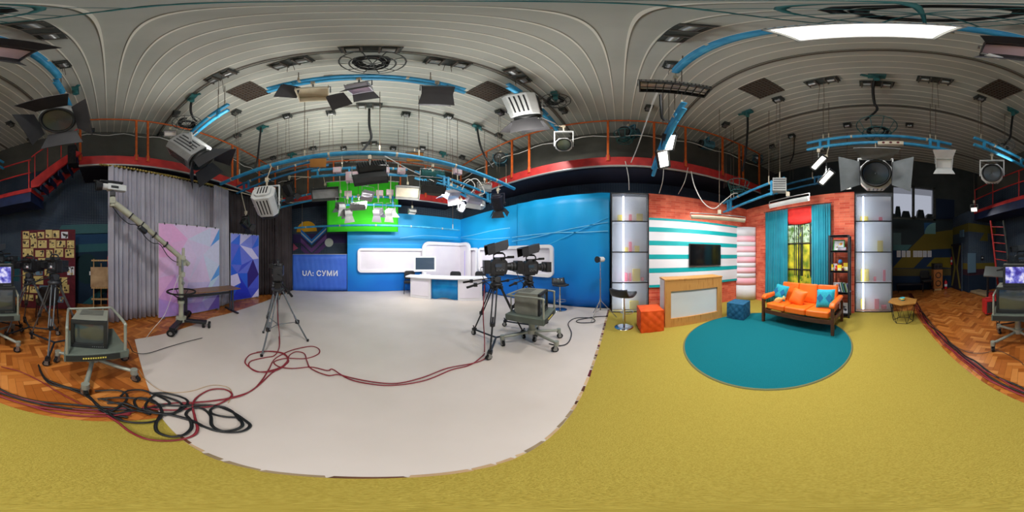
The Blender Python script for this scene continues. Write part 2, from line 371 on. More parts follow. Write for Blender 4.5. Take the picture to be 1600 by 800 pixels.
def build_mural(q, name):
    # colour attribute for the painted shapes
    q.names = q.names; nm = list(q.names)
    me = q.build(name)
    if 'mural' in nm:
        at = me.data.color_attributes.new('Col', 'FLOAT_COLOR', 'CORNER'); d = []
        for p, c in zip(me.data.polygons, q.col): d += list(lin(c))*len(p.vertices)
        at.data.foreach_set('color', d)
    return struct(me)
VV = VF-.005; mw.bx(UL, UR, VF-.02, VF, 4.3, CZ, 'upper_wall')
def shape_v(q, pix, col, V, k=0): q.add([tuple(pv(x, y, V)) for x, y in pix], [tuple(range(len(pix)))], 'mural', col=col)
c0 = pv(479, 362, VV)
q = mw
shape_v(q, [(458, 366), (545, 366), (545, 380), (458, 380)], (62, 50, 96), VV)
q.add([(c0.x+.52*cos(a*pi/14), VV-.004, c0.z+.52*sin(a*pi/14)) for a in range(15)], [tuple(range(15))], 'mural', col=(214, 160, 30))
for (a, b_, wd, col, o) in ((458, 398, 9, (30, 110, 190), .008), (458, 391, 3, (210, 220, 225), .01), ):
    pass
for col, dy, th, o in (((36, 120, 200), 0, 9, .006), ((190, 205, 215), 4, 2.5, .008), ((120, 80, 140), 14, 7, .006), ((96, 66, 120), 24, 8, .006)):
    for (xa, ya, xb, yb) in ((470, 358, 487, 374), (487, 374, 510, 352)):
        P = [(xa, ya+dy), (xb, yb+dy), (xb, yb+dy+th), (xa, ya+dy+th)]
        q.add([tuple(pv(x, y, VV-o)) for x, y in P], [(0, 1, 2, 3)], 'mural', col=col)
c1 = pv(514, 379, VV-.01); q.add([(c1.x+.2*cos(a*pi/12), VV-.012, c1.z+.2*sin(a*pi/12)) for a in range(24)], [tuple(range(24))], 'mural', col=(205, 215, 205))
shape_v(q, [(458, 392), (466, 388), (458, 380)], (190, 90, 120), VV-.01)
build_mural(q, 'wall_front')
q = wall('w', (UR, VF+.15), (UR, VN-.15), 0, CZ, 'acoustic'); q.bx(UR-.02, UR, VN, VF, 4.3, CZ, 'upper_wall'); struct(q.build('wall_right'))
# back wall with the control-room window opening
q = MB(); wx0, wx1, wz0, wz1 = -2.6, -.62, 3.12, 4.78
for (a, b, c, d) in ((UL-.15, wx0, 0, CZ), (wx1, UR+.15, 0, CZ), (wx0, wx1, 0, wz0), (wx0, wx1, wz1, CZ)): q.bx(a, b, VN-.15, VN, c, d, 'wall_dark')
def cr(pts, col, o=0):  # traced in the far corner
    q.add([tuple(pv(1380+x/4, 280+y/4, VN+.006+o)) for x, y in pts], [tuple(range(len(pts)))], 'mural', col=col)
cr([(60, 250), (540, 250), (540, 690), (60, 700)], (44, 56, 60))
cr([(330, 120), (445, 130), (445, 250), (330, 250)], (26, 42, 66), .002)
cr([(60, 430), (480, 430), (480, 560), (60, 560)], (30, 52, 82), .002)
cr([(60, 600), (480, 600), (480, 690), (60, 700)], (24, 44, 70), .002)
cr([(60, 555), (160, 440), (260, 340), (500, 308), (500, 430), (300, 440), (190, 555)], (108, 96, 32), .004)
cr([(270, 545), (320, 490), (440, 488), (425, 555)], (122, 108, 30), .004)
cr([(60, 558), (480, 558), (480, 600), (60, 604)], (84, 76, 44), .004)
cr([(62, 335), (112, 335), (112, 410), (62, 410)], (74, 98, 100), .004); cr([(62, 410), (180, 410), (150, 445), (62, 445)], (70, 110, 112), .005)
cr([(255, 272), (328, 272), (328, 342), (258, 342)], (40, 84, 128), .006)
cr([(258, 342)]+[(328-70*cos(R(a)), 342-70*sin(R(a))) for a in range(0, 91, 15)]+[(328, 342)], (104, 150, 150), .008)
build_mural(q, 'wall_back')
# left wall
q = wall('w', (UL, VN-.15), (UL, VF+.15), 0, CZ, 'acoustic')
q.bx(UL, UL+.02, VN, VF, 4.6, CZ, 'upper_wall')
def cl(pix, col, o=0): q.add([tuple(pu(x, y, UL+.006+o)) for x, y in pix], [tuple(range(len(pix)))], 'mural', col=col)
cl([(96, 352), (172, 350), (172, 365), (88, 368)], (62, 104, 108)); cl([(88, 367), (172, 364), (172, 380), (88, 384)], (30, 66, 100))
cl([(88, 384), (172, 380), (172, 392), (88, 396)], (48, 96, 104)); cl([(88, 396), (172, 392), (172, 482), (88, 490)], (22, 46, 68))
cl([(120, 402)]+[(136+19*cos(R(a)), 420+24*sin(R(a))) for a in range(180, 541, 20)], (20, 50, 56), .003)
cl([(2, 400), (30, 402), (30, 440), (2, 436)], (36, 84, 96), .002); cl([(8, 418), (16, 414), (22, 420), (22, 432), (8, 432)], (120, 60, 34), .004)
cl([(118, 482), (172, 440), (172, 450), (126, 488)], (40, 100, 110), .003)
build_mural(q, 'wall_left')
# projecting bay in the far corner, with its painted bands and small grey hatches
q = MB(); BX, BY = -3.5, -5.55
q.bx(UL, BX, VN, BY, 0, 3.35, 'acoustic')
def band(z0, z1, col, o=.006, a=UL, b=BX): q.add([(a, BY+o, z0), (b, BY+o, z0), (b, BY+o, z1), (a, BY+o, z1)], [(0, 1, 2, 3)], 'mural', col=col); q.add([(BX+o, VN, z0), (BX+o, BY, z0), (BX+o, BY, z1), (BX+o, VN, z1)], [(0, 1, 2, 3)], 'mural', col=col)
band(.95, 1.2, (108, 96, 36)); band(.7, .95, (60, 34, 48)); band(0, .7, (24, 40, 60)); band(2.5, 2.85, (100, 92, 34))
q.add([(-3.7, BY+.01, 2.5), (-4.3, BY+.01, 2.5), (-4.05, BY+.01, 2.15), (-4.5, BY+.01, 2.15), (-4.45, BY+.01, 2.85), (-3.7, BY+.01, 2.85)], [tuple(range(6))], 'mural', col=(104, 96, 34))
build_mural(q, 'wall_bay')
# far door with its diamond brace
q = MB(); q.bx(-3.46, -3.4, -6.9, -5.95, 0, 2.05, 'acoustic'); 
q.bx(-3.4, -3.385, -6.9, -5.95, 0, 2.05, 'navy')
q.prism([(-6.88, .1), (-6.75, .1), (-6.42, 1.0), (-6.75, 1.95), (-6.88, 1.95), (-6.6, 1.0)], -3.385, -3.378, 'olive_paint', 'yz')
q.prism([(-5.97, .1), (-6.1, .1), (-6.38, 1.0), (-6.1, 1.95), (-5.97, 1.95), (-6.25, 1.0)], -3.385, -3.378, 'olive_paint', 'yz')
struct(q.build('door_1')); 
# soffit under the gallery (navy) is part of the gallery things below
# control-room window with the lit office behind it
q = MB(); fw = .09
for (a, b, c, d) in ((wx0, wx1, wz0, wz0+fw), (wx0, wx1, wz1-fw, wz1), (wx0, wx0+fw, wz0, wz1), (wx1-fw, wx1, wz0, wz1), (-1.64, -1.54, wz0, wz1)): q.bx(a, b, VN-.13, VN+.03, c, d, 'gunmetal')
win = struct(q.build('window_1'))
q = MB(); q.bx(wx0+fw, -1.64, VN-.09, VN-.08, wz0+fw, wz1-fw, 'glass'); q.build('pane', win)
q = MB(); q.bx(-1.54, wx1-fw, VN-.09, VN-.08, wz0+fw, wz1-fw, 'glass'); q.build('pane', win)
q = MB(); q.bx(wx0-.9, wx1+.9, -10.2, -10.1, 2.4, 5.6, 'office_glow'); q.bx(wx0-.9, wx1+.9, -10.2, VN-.16, 5.6, 5.7, 'office_dim')
q.bx(wx0-.9, wx1+.9, -10.2, VN-.16, 2.3, 2.4, 'wall_dark'); q.bx(wx0-1, wx0-.9, -10.2, VN-.16, 2.3, 5.7, 'office_dim'); q.bx(wx1+.9, wx1+1, -10.2, VN-.16, 2.3, 5.7, 'office_dim')
struct(q.build('wall_office'))
m = MB()
for i, (x, wd, h) in enumerate(((-2.7, .5, 1.3), (-2.2, .42, 1.5), (-1.85, .3, 1.15), (-1.45, .5, 1.4), (-1.05, .3, 1.65), (-.75, .5, 1.25), (-.4, .3, 1.5))):
    m.prism([(x-wd/2, 2.4), (x+wd/2, 2.4), (x+wd/2, 2.4+h*.7), (x+wd*.3, 2.4+h), (x-wd*.3, 2.4+h), (x-wd/2, 2.4+h*.75)], -8.3, -7.9-.03*i, 'gunmetal', 'xz')
m.bx(-2.9, .1, -8.35, -8.0, 2.4, 3.2, 'cam_grey'); tag(m.build('control_desk'), 'dark control-room equipment silhouetted behind the high office window', 'control desk')

# carpet, stage lino, round rug
m = MB(); m.bx(-.93, 4.36, VN+.05+2.7, .34, -.006, .004, 'carpet'); m.bx(-.93, -.6, VN+.05+2.7, -.3, .004, .0042, 'carpet')
tag(m.build('carpet'), 'mustard yellow carpet covering the talk-show half of the floor', 'carpet')
m = MB(); rnd = random.Random(5)
edge = [(-2.62, .42), (-.9, .31), (4.45, .31), (4.45, 6.72), (-.6, 6.72), (-3.0, 6.3), (-3.0, 2.6), (-3.03, 2.2), (-2.86, 1.6), (-2.72, 1.0)]
m.prism(edge, .005, .012, 'stage_lino')
tag(m.build('stage_lino'), 'large off-white linoleum sheet under the blue news set', 'floor covering')
m = MB(); x = -.7
while x < 4.3:                                    # frayed brown tape along the seam of lino and carpet
    l = rnd.uniform(.05, .16); w1 = .012+.022*min(1, max(0, (x-.6)/2)); m.prism([(x, .308+rnd.uniform(-.006, .004)), (x+l, .308+rnd.uniform(-.006, .004)), (x+l*.96, .308+w1+rnd.uniform(0, .008)), (x+.01, .308+w1+rnd.uniform(0, .008))], .0125, .0145, rnd.choice(['slab', 'slab', 'tan_board', 'maroon', 'dark_wood'] if x > 1.5 else ['slab', 'tan_board', 'dark_wood'])); x += l*rnd.uniform(.97, 1.15)
tag(m.build('seam_tape'), 'torn brown tape along the seam between white lino and yellow carpet', 'tape')
m = MB(); rc = (1.70, -2.157); rr_ = 1.36
m.lathe([(0, .016), (rr_-.02, .016), (rr_, .012), (rr_, .004)], 'rug', (rc[0], rc[1], 0), seg=96)
rug = tag(m.build('round_rug'), 'large round teal rug under the orange sofa', 'rug')
m = MB(); m.lathe([(rr_-.015, .0165), (rr_+.008, .012), (rr_+.01, .004)], 'rug_edge', (rc[0], rc[1], 0), seg=96); m.build('bound_edge', rug)

# ============================================================ GALLERY WALKWAYS around three sides
FZ = 4.02; BZ = 4.26; RZ = 5.84       # soffit, top of red beam, top rail
def gallery(name, label, a, b, inward, depth, posts, cutaway=()):
    a, b = Vector(a), Vector(b); d = (b-a).normalized(); n = Vector(inward).normalized(); L = (b-a).length
    t = thing(name, label, 'walkway', (a.x, a.y, FZ), atan2(d.y, d.x)); s = -1 if (d.x*n.y-d.y*n.x) > 0 else 1   # s*y points to the wall
    q = MB(); q.bx(0, L, s*.03, s*depth, -.13, -.05, 'navy'); q.bx(0, L, s*.03, s*depth, -.05, 0, 'gunmetal'); q.build('deck', t)
    q = MB(); q.bx(0, L, 0, s*.03, .0, BZ-FZ, 'red_paint'); q.bx(0, L, -s*.02, s*.07, -.05, 0, 'red_paint'); q.build('fascia_beam', t)
    q = MB(); q.cyl((0, -s*.03, -.09), (L, -s*.03, -.09), .03, 'silver_pipe', seg=8); q.build('edge_pipe', t)
    q = MB(); q.cyl((0, 0, RZ-FZ), (L, 0, RZ-FZ), .028, 'orange_paint', seg=8); q.build('handrail', t)
    q = MB(); q.tube([(L*k/40, s*.05, (RZ-FZ)*.62+.05*sin(k*1.3)) for k in range(41)], .012, 'cable_white', seg=6); q.build('slack_cable', t)
    for p in posts:
        q = MB(); q.box((p, 0, (RZ-FZ+.1)/2), (.055, .055, RZ-FZ-.1), 'orange_paint'); q.box((p, 0, .2), (.1, .04, .22), 'red_paint'); q.build('post', t, bevel=.006)
    return t
gu, gv = 3.96, 6.5
gallery('gallery_walkway', 'gallery with orange rail and red beam above the brick set and blue wall', (gu, gv), (gu, -4.55), (-1, 0), 1.0,
        [gv-3.96/tan(az(p)) for p in (720, 760, 800, 827, 950, 1022, 1071, 1129, 1155, 1161)]+[11.0])
gallery('gallery_walkway', 'gallery with orange rail and red beam above the long grey curtain', (-3.9, -.72), (-3.9, gv), (1, 0), 1.0,
        [.03]+[3.9/abs(tan(az(p)))*1+.72 for p in (213, 231)]+[3.9*(1/abs(tan(az(p))))+.72 for p in (363, 371, 405, 430)])
gallery('gallery_walkway', 'far gallery with orange rail behind the green screen', (-3.86, gv), (3.92, gv), (0, -1), .78, [.9, 1.5, 2.6, 4.1, 5.3, 6.4, 7.2])
# landing and stairs in the dark corner
t = thing('stair_landing', 'red-edged landing with railing on the dark speckled wall', 'landing', (-3.75, -1.95, 3.25))
q = MB(); q.bx(-.83, 0, -3.55, 0, -.28, .02, 'navy_paint'); q.bx(-.83, .02, -3.55, .02, .0, .12, 'red_paint'); q.build('platform', t, bevel=.01)
q = MB()
for z in (.62, 1.08): q.cyl((0, -3.55, z), (0, 0, z), .022, 'red_paint', seg=8)
q.build('handrail', t)
for y in (-3.5, -2.4, -1.2, -.05): q = MB(); q.cyl((0, y, .1), (0, y, 1.08), .02, 'red_paint', seg=8); q.build('post', t)
t = thing('staircase', 'short steel stair with blue treads rising from the landing to the gallery', 'stairs', (-3.75, -1.93, 3.37))
L1 = 1.2; hh = .9
for x in (0, -.62):
    q = MB(); q.prism([(0, 0), (.22, 0), (L1+.1, hh), (L1-.05, hh+.12), (0, .2)], x-.025, x+.025, 'red_paint', 'yz'); q.build('stringer', t)
for k in range(5):
    q = MB(); y = .12+k*.235; z = .08+k*.175; q.bx(-.59, -.03, y-.1, y+.14, z, z+.03, 'navy_paint'); q.bx(-.59, -.03, y+.12, y+.14, z-.16, z, 'navy_paint'); q.build('tread', t)
q = MB(); q.cyl((0, .0, 1.05), (0, L1, hh+1.0), .02, 'red_paint', seg=8)
for k in range(4): y = .1+k*.35; q.cyl((0, y, .1+y*.9), (0, y, 1.05+y*.8), .014, 'red_paint', seg=6)
q.build('handrail', t)
# straight ladder down from the landing
t = thing('ladder', 'red steel ladder leaning under the landing in the dark corner', 'ladder', (0, 0, 0))
A0, A1 = pt(1562, 432, 5.5), pt(1548, 345, 5.9); B0, B1 = pt(1583, 420, 5.2), pt(1568, 345, 5.4)
for a, b in ((A0, A1), (B0, B1)): q = MB(); q.cyl((a.x, a.y, 0.02), b, .035, 'red_paint' if a is A0 else 'gunmetal', seg=8); q.build('rail', t)
for k in range(9):
    f = (k+.7)/9.5; a = Vector((A0.x, A0.y, .02)).lerp(A1, f); b = Vector((B0.x, B0.y, .02)).lerp(B1, f); q = MB(); q.cyl(a, b, .018, 'red_paint', seg=6); q.build('rung', t)
# dark square duct at the head of the stairs
q = MB(); q.bx(-.12, .12, -.1, .1, -.35, .3, 'cam_black'); q.bx(-.1, .1, -.11, -.1, -.3, .25, 'wall_dark'); o = q.build('junction_box', None, .01, loc=(-3.84, -.86, 4.3)); tag(o, 'black metal box at the top of the red stairs', 'box')
# ceiling vents
for px, py, lab in ((388, 143, 'square brown ceiling vent above the grey curtain side of the lino'), (763, 143, 'square brown ceiling vent above the news desk side'),
                    (1190, 138, 'square brown ceiling vent above the striped wall'), (1562, 140, 'square brown ceiling vent over the parquet corner')):
    p = pz(px, py, CZ); t = thing('ceiling_vent', lab, 'vent', (p.x, p.y, CZ-.035), 0, 'square ceiling vents')
    q = MB(); q.bx(-.29, .29, -.29, .29, .0, .03, 'rust_grille')
    q.build('backing', t); q = MB()
    for k in range(9): x = -.28+k*.07; q.bx(x-.006, x+.006, -.29, .29, -.02, 0, 'ceiling_dark'); q.bx(-.29, .29, x-.006, x+.006, -.02, 0, 'ceiling_dark')
    q.build('grille', t)
# ============================================================ NEWS SET (blue cyclorama)
def streak(q, pts, V=None, U=None, th=.02, m_='streak'):
    P = [pv(x, y, V) if V else pu(x, y, U) for x, y in pts]; P = spline(P, 6)
    for a, b in zip(P[:-1], P[1:]): q.add([tuple(a-Vector((0, 0, th))), tuple(b-Vector((0, 0, th))), tuple(b+Vector((0, 0, th))), tuple(a+Vector((0, 0, th)))], [(0, 1, 2, 3)], m_)
BT = 3.34; CU = 4.5; CV = 6.74
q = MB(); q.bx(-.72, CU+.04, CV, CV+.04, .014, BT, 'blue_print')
streak(q, [(625, 372), (660, 368), (700, 370), (716, 371)], V=CV-.004, th=.012); streak(q, [(548, 372), (600, 376), (660, 377), (716, 373)], V=CV-.004, th=.01, m_='streak_soft')
q.bx(-.72, CU, CV-.004, CV, 1.98, 2.0, 'streak_soft')
tag(q.build('backdrop_panel'), 'printed cyan-blue backdrop panel behind the news desk, running to the corner', 'backdrop')
q = MB(); n = 70
def drape_x(v, z): return CU-.02+.012*sin(v*9)+.02*sin(v*4+z*2.2)*(1-z/BT)+.02*sin((v+z*.8)*7)*(v < 3)*.6
grid = [[(drape_x(.3+k*(3.3-.3)/n, z*BT/12), .3+k*(3.3-.3)/n, .014+z*(BT-.014)/12) for z in range(13)] for k in range(n+1)]
vs = [p for c in grid for p in c]; fs = [(k*13+z, (k+1)*13+z, (k+1)*13+z+1, k*13+z+1) for k in range(n) for z in range(12)]
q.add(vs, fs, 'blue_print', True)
streak(q, [(800, 377), (830, 372), (880, 360), (950, 347)], U=CU-.055, th=.009); streak(q, [(800, 371), (860, 364), (905, 363), (950, 361)], U=CU-.055, th=.012)
streak(q, [(798, 400), (850, 385), (950, 340)], U=CU-.055, th=.012, m_='streak_soft')
o = q.build('backdrop_cloth'); tag(o, 'loose blue printed backdrop cloth hanging behind the bar stool and light stand', 'backdrop')
md = o.modifiers.new('solid', 'SOLIDIFY'); md.thickness = .006
q = MB(); q.bx(CU, CU+.04, 3.3, CV, .014, BT, 'blue_print'); streak(q, [(718, 371), (740, 367), (770, 360), (797, 356)], U=CU-.004, th=.012); streak(q, [(718, 372), (750, 374), (797, 371)], U=CU-.004, th=.009)
tag(q.build('backdrop_panel'), 'printed blue backdrop panel right of the corner, behind the two big cameras', 'backdrop')
# white relief frames
def relief(name, label, w_, h, loc, rz, fwid=.1, depth=.09, r=.16, leds=False):
    t = thing(name, label, 'wall panel', loc, rz)
    q = MB(); q.prism([(x, y+h/2) for x, y in rrect(w_-.02, h-.02, r)], -.02, -.005, 'white_panel', 'xz'); q.build('panel', t)
    q = MB(); out = [(x, y+h/2) for x, y in rrect(w_, h, r)]; inn = [(x, y+h/2) for x, y in rrect(w_-2*fwid, h-2*fwid, max(r-fwid, .03))]; n = len(out)
    vs = [(x, -depth, z) for x, z in out]+[(x, -depth, z) for x, z in inn]+[(x, 0, z) for x, z in out]+[(x, -.02, z) for x, z in inn]
    fs = []
    for k in range(n):
        j = (k+1) % n; fs += [(k, j, n+j, n+k), (k, j, 2*n+j, 2*n+k), (n+k, n+j, 3*n+j, 3*n+k)]
    q.add(vs, fs, 'white_frame'); q.build('frame', t)
    return t
relief('wall_panel', 'long low white rounded panel on the blue backdrop, behind the desk monitor', 3.83, 1.0, (1.62, CV-.005, .82), 0)
# corner arch
t = thing('corner_arch', 'tall white rounded arch panel folded into the blue corner behind the desk', 'wall panel', (0, 0, 0))
q = MB(); z1 = 2.13
q.bx(2.5, CU-.03, CV-.13, CV-.1, .014, z1-.1, 'white_panel'); q.bx(CU-.13, CU-.1, 5.85, CV-.1, .014, z1-.1, 'white_panel'); q.build('panel', t)
q = MB()
path1 = [(2.42, .014), (2.42, z1-.3)]+[(2.72-.3*cos(R(a)), z1-.3+.3*sin(R(a))) for a in range(0, 91, 15)]+[(CU-.03, z1)]
inn1 = [(2.56, .014), (2.56, z1-.3)]+[(2.72-.16*cos(R(a)), z1-.3+.16*sin(R(a))) for a in range(0, 91, 15)]+[(CU-.03, z1-.14)]
def strip(q, A, B, P0, P1, m_):
    n = len(A); vs = [P0(p) for p in A]+[P0(p) for p in B]+[P1(p) for p in A]+[P1(p) for p in B]; fs = []
    for k in range(n-1): fs += [(k, k+1, n+k+1, n+k), (k, k+1, 2*n+k+1, 2*n+k), (n+k, n+k+1, 3*n+k+1, 3*n+k)]
    q.add(vs, fs, m_)
strip(q, path1, inn1, lambda p: (p[0], CV-.2, p[1]), lambda p: (p[0], CV-.1, p[1]), 'white_frame')
path2 = [(5.78, .014), (5.78, z1-.3)]+[(6.08-.3*cos(R(a)), z1-.3+.3*sin(R(a))) for a in range(0, 91, 15)]+[(CV-.1, z1)]
inn2 = [(5.92, .014), (5.92, z1-.3)]+[(6.08-.16*cos(R(a)), z1-.3+.16*sin(R(a))) for a in range(0, 91, 15)]+[(CV-.1, z1-.14)]
strip(q, path2, inn2, lambda p: (CU-.2, p[0], p[1]), lambda p: (CU-.1, p[0], p[1]), 'white_frame'); q.build('frame', t)
q = MB(); q.bx(CU-.14, CU-.13, 5.94, 5.96, .014, 1.75, 'violet_led'); q.bx(CU-.14, CU-.13, 6.2, 6.22, .014, 1.75, 'violet_led'); q.build('led_strip', t)
t = relief('wall_panel', 'narrow tall white rounded panel at the right foot of the corner arch', 1.0, 1.84, (CU-.005, 5.84, .014), R(-90), depth=.12)
relief('wall_panel', 'white rounded panel on the blue wall behind the two big studio cameras', 3.3, .98, (CU-.05, 3.58, .86), R(-90), depth=.1)
# UA banner
pA, pB = Vector((-2.98, 6.28)), Vector((-.74, 6.78)); d = pB-pA; L = d.length; an = atan2(d.y, d.x)
t = thing('banner', 'cornflower-blue banner with white lettering beside the black drape', 'banner', (pA.x, pA.y, .014), an)
q = MB(); n = 40; hh = 1.55
vs = []; fs = []
for k in range(n+1):
    for z in range(9): vs.append((L*k/n, .008*sin(k*1.7+z)+.008*sin(z*2.3), hh*z/8))
for k in range(n):
    for z in range(8): fs.append((k*9+z, (k+1)*9+z, (k+1)*9+z+1, k*9+z+1))
q.add(vs, fs, 'ua_blue', True); o = q.build('cloth', t); md = o.modifiers.new('solid', 'SOLIDIFY'); md.thickness = .006
q = MB(); q.cyl((0, .03, hh), (L, .03, hh), .02, 'silver_pipe', seg=8); q.cyl((0, .03, 0), (0, .03, hh), .02, 'silver_pipe', seg=8); q.cyl((L, .03, 0), (L, .03, hh), .02, 'silver_pipe', seg=8); q.build('frame', t)
def text(body, size, loc, parent, m_, rot=(R(90), 0, 0), ext=.003, off=.0, align='LEFT', name='lettering', sx=1):
    c = bpy.data.curves.new(name, 'FONT'); c.body = body; c.size = size; c.extrude = ext; c.offset = off; c.align_x = align; c.space_character = 1.1; c.materials.append(MATS[m_])
    tmp = bpy.data.objects.new('lettering_outline', c); COL.objects.link(tmp); bpy.context.view_layer.update()
    me = bpy.data.meshes.new_from_object(tmp.evaluated_get(bpy.context.evaluated_depsgraph_get())); bpy.data.objects.remove(tmp)
    o = bpy.data.objects.new(name, me); COL.objects.link(o); o.location = loc; o.rotation_euler = rot; o.scale = (sx, 1, 1)
    if parent: o.parent = parent
    return o
text('U\u039b: \u0421\u0423\u041c\u0418', .3, (.42, -.03, .66), t, 'white_text', off=.006, sx=.95)
# green chroma cloth hanging from the far gallery
t = thing('green_screen', 'bright green chroma screen hanging from the far gallery rail', 'green screen', (.0, 6.38, 2.47))
x0, x1 = 6.38*tan(az(511)), 6.38*tan(az(622))
q = MB(); vs = []; fs = []; n = 24
for k in range(n+1):
    for z in range(5): vs.append((x0+(x1-x0)*k/n, .006*sin(k*.9), 2.2*z/4))
for k in range(n):
    for z in range(4): fs.append((k*5+z, (k+1)*5+z, (k+1)*5+z+1, k*5+z+1))
q.add(vs, fs, 'chroma_green', True); o = q.build('cloth', t); md = o.modifiers.new('solid', 'SOLIDIFY'); md.thickness = .005
q = MB(); q.cyl((x0-.05, 0, 2.22), (x1+.05, 0, 2.22), .02, 'silver_pipe', seg=8); q.build('top_bar', t)
for k in range(4): x = x0+(x1-x0)*(k+.5)/4; q = MB(); q.cyl((x, 0, 2.2), (x, .12, 3.37), .008, 'rope', seg=6); q.build('tie', t)
# --- desk
t = thing('news_desk', 'white curved news desk with a glossy blue centre panel', 'desk', (2.55, 4.79, .012), R(-40.5))
def fy(x): return -.0-.10*(1-(x/1.27)**2)          # slightly bowed front
q = MB(); xs = [-1.42+2.84*k/24 for k in range(25)]
q.prism([(x, fy(x)-.07) for x in xs]+[(1.36, .62), (-1.5, .55)], .72, .765, 'desk_white'); q.build('worktop', t, bevel=.008)
for s in (-1, 1):
    q = MB(); xa = [s*(.46+.78*k/8) for k in range(9)]
    q.prism([(x, fy(x)) for x in xa]+[(s*1.24, .5), (s*.46, .5)], 0, .72, 'desk_white'); PD = q.build('pedestal', t, bevel=.008)
    q = MB(); vs = []; fs = []; nn = 8
    xa = [s*(.53+.64*k/nn) for k in range(nn+1)]
    for x in xa: vs += [(x, fy(x)-.012, .1), (x, fy(x)-.012, .62)]
    for k in range(nn): fs.append((2*k, 2*k+2, 2*k+3, 2*k+1))
    q.add(vs, fs, 'white_panel'); o = q.build('front_panel', PD); md = o.modifiers.new('s', 'SOLIDIFY'); md.thickness = .01
q = MB(); vs = []; fs = []; nn = 16
for k in range(nn+1):
    x = -.46+.92*k/nn; y = .03-.05*cos(x*3.2); vs += [(x, y, .03+.045*cos(x*6.8)), (x, y, .7)]
for k in range(nn): fs.append((2*k, 2*k+2, 2*k+3, 2*k+1))
q.add(vs, fs, 'desk_blue', True); o = q.build('blue_panel', t); md = o.modifiers.new('s', 'SOLIDIFY'); md.thickness = .01
p = pt(664, 437, 6.15); bz = .78
t = thing('monitor', 'white flat monitor standing on the left end of the news desk', 'monitor', (p.x, p.y, bz), face(az(664)*180/pi)+pi)
t.rotation_euler.z = -az(664)+0.05
q = MB(); q.prism([(x, z+.42) for x, z in rrect(.82, .56, .02)], -.03, .03, 'desk_white', 'xz'); q.build('casing', t, bevel=.006)
q = MB(); q.bx(-.355, .355, -.034, -.03, .21, .66, 'screen_dark'); q.build('screen', t)
q = MB(); q.bx(-.05, .05, .0, .04, .02, .25, 'desk_white'); q.prism(rrect(.4, .22, .05), 0, .02, 'desk_white'); q.build('stand', t, bevel=.004)
def office_chair(label, loc, rz):
    t = thing('office_chair', label, 'chair', loc, rz)
    q = MB(); q.prism(rrect(.46, .44, .08), .42, .49, 'cam_black'); q.build('seat', t, bevel=.015)
    q = MB(); vs = []; 
    q.M = Matrix.Translation((0, .24, .5)) @ Matrix.Rotation(R(-8), 4, 'X'); q.prism([(x, z+.2) for x, z in rrect(.44, .36, .1)], 0, .05, 'cam_black', 'xz'); q.build('backrest', t, bevel=.015)
    for x, y in ((-.2, -.18), (.2, -.18), (-.2, .22), (.2, .22)): q = MB(); q.cyl((x, y, .42), (x*1.1, y*1.1, 0), .013, 'cam_black', seg=8); q.build('leg', t)
    q = MB(); q.cyl((-.18, .22, .45), (-.18, .25, .7), .013, 'cam_black', seg=8); q.cyl((.18, .22, .45), (.18, .25, .7), .013, 'cam_black', seg=8); q.cyl((-.18, .22, .45), (.18, .22, .45), .013, 'cam_black', seg=8); q.build('back_frame', t)
office_chair('black chair at the left end of the news desk, legs showing', (1.75, 6.2, .012), R(-15))
office_chair('black chair behind the middle of the news desk', (3.25, 5.3, .012), R(-40))
office_chair('black chair at the right end of the desk behind the camera handles', (3.98, 4.75, .012), R(-55))

# ============================================================ TALK-SHOW SET
SU = 4.15; SV = -4.05; ST = 3.2
q = MB(); q.bx(SU, SU+.08, SV-.08, -.71, 0, ST, 'brick'); tag(q.build('set_wall'), 'red brick-printed set wall carrying the striped panel and television', 'set wall')
q = MB(); q.bx(.57, SU, SV-.08, SV, 0, ST, 'brick'); tag(q.build('set_wall'), 'red brick-printed set wall with the curtained window picture', 'set wall')
t = thing('striped_panel', 'white wall panel with teal horizontal stripes behind the television', 'wall panel', (SU-.026, 0, 0))
y0, y1 = -.72, SU/tan(az(1161)); zb = .68; zt = 2.5
q = MB(); q.bx(-.02, .02, y1, y0, zb, zt, 'stripe_white')
for k in range(6):
    z = [zt-.06, 2.13, 1.775, 1.42, 1.065, zb][k]; h = [.06, .12, .12, .12, .12, .07][k]; q.bx(-.024, -.02, y1, y0, z, z+h, 'stripe_teal')
q.build('panel', t)
# television
a, b = pu(1077, 400, SU-.1), pu(1126, 400, SU-.1)
t = thing('television', 'black flat television mounted on the striped panel', 'television', (SU-.05, (a.y+b.y)/2, 1.22)); W = abs(a.y-b.y); hT = .62
q = MB(); q.bx(-.06, -.01, -W/2, W/2, 0, hT, 'frame_black'); q.build('casing', t, bevel=.008)
q = MB(); q.bx(-.063, -.06, -W/2+.02, W/2-.02, .03, hT-.02, 'black_screen'); q.build('screen', t)
q = MB(); q.bx(-.01, .0, -.2, .2, .15, .45, 'frame_black'); q.build('bracket', t)
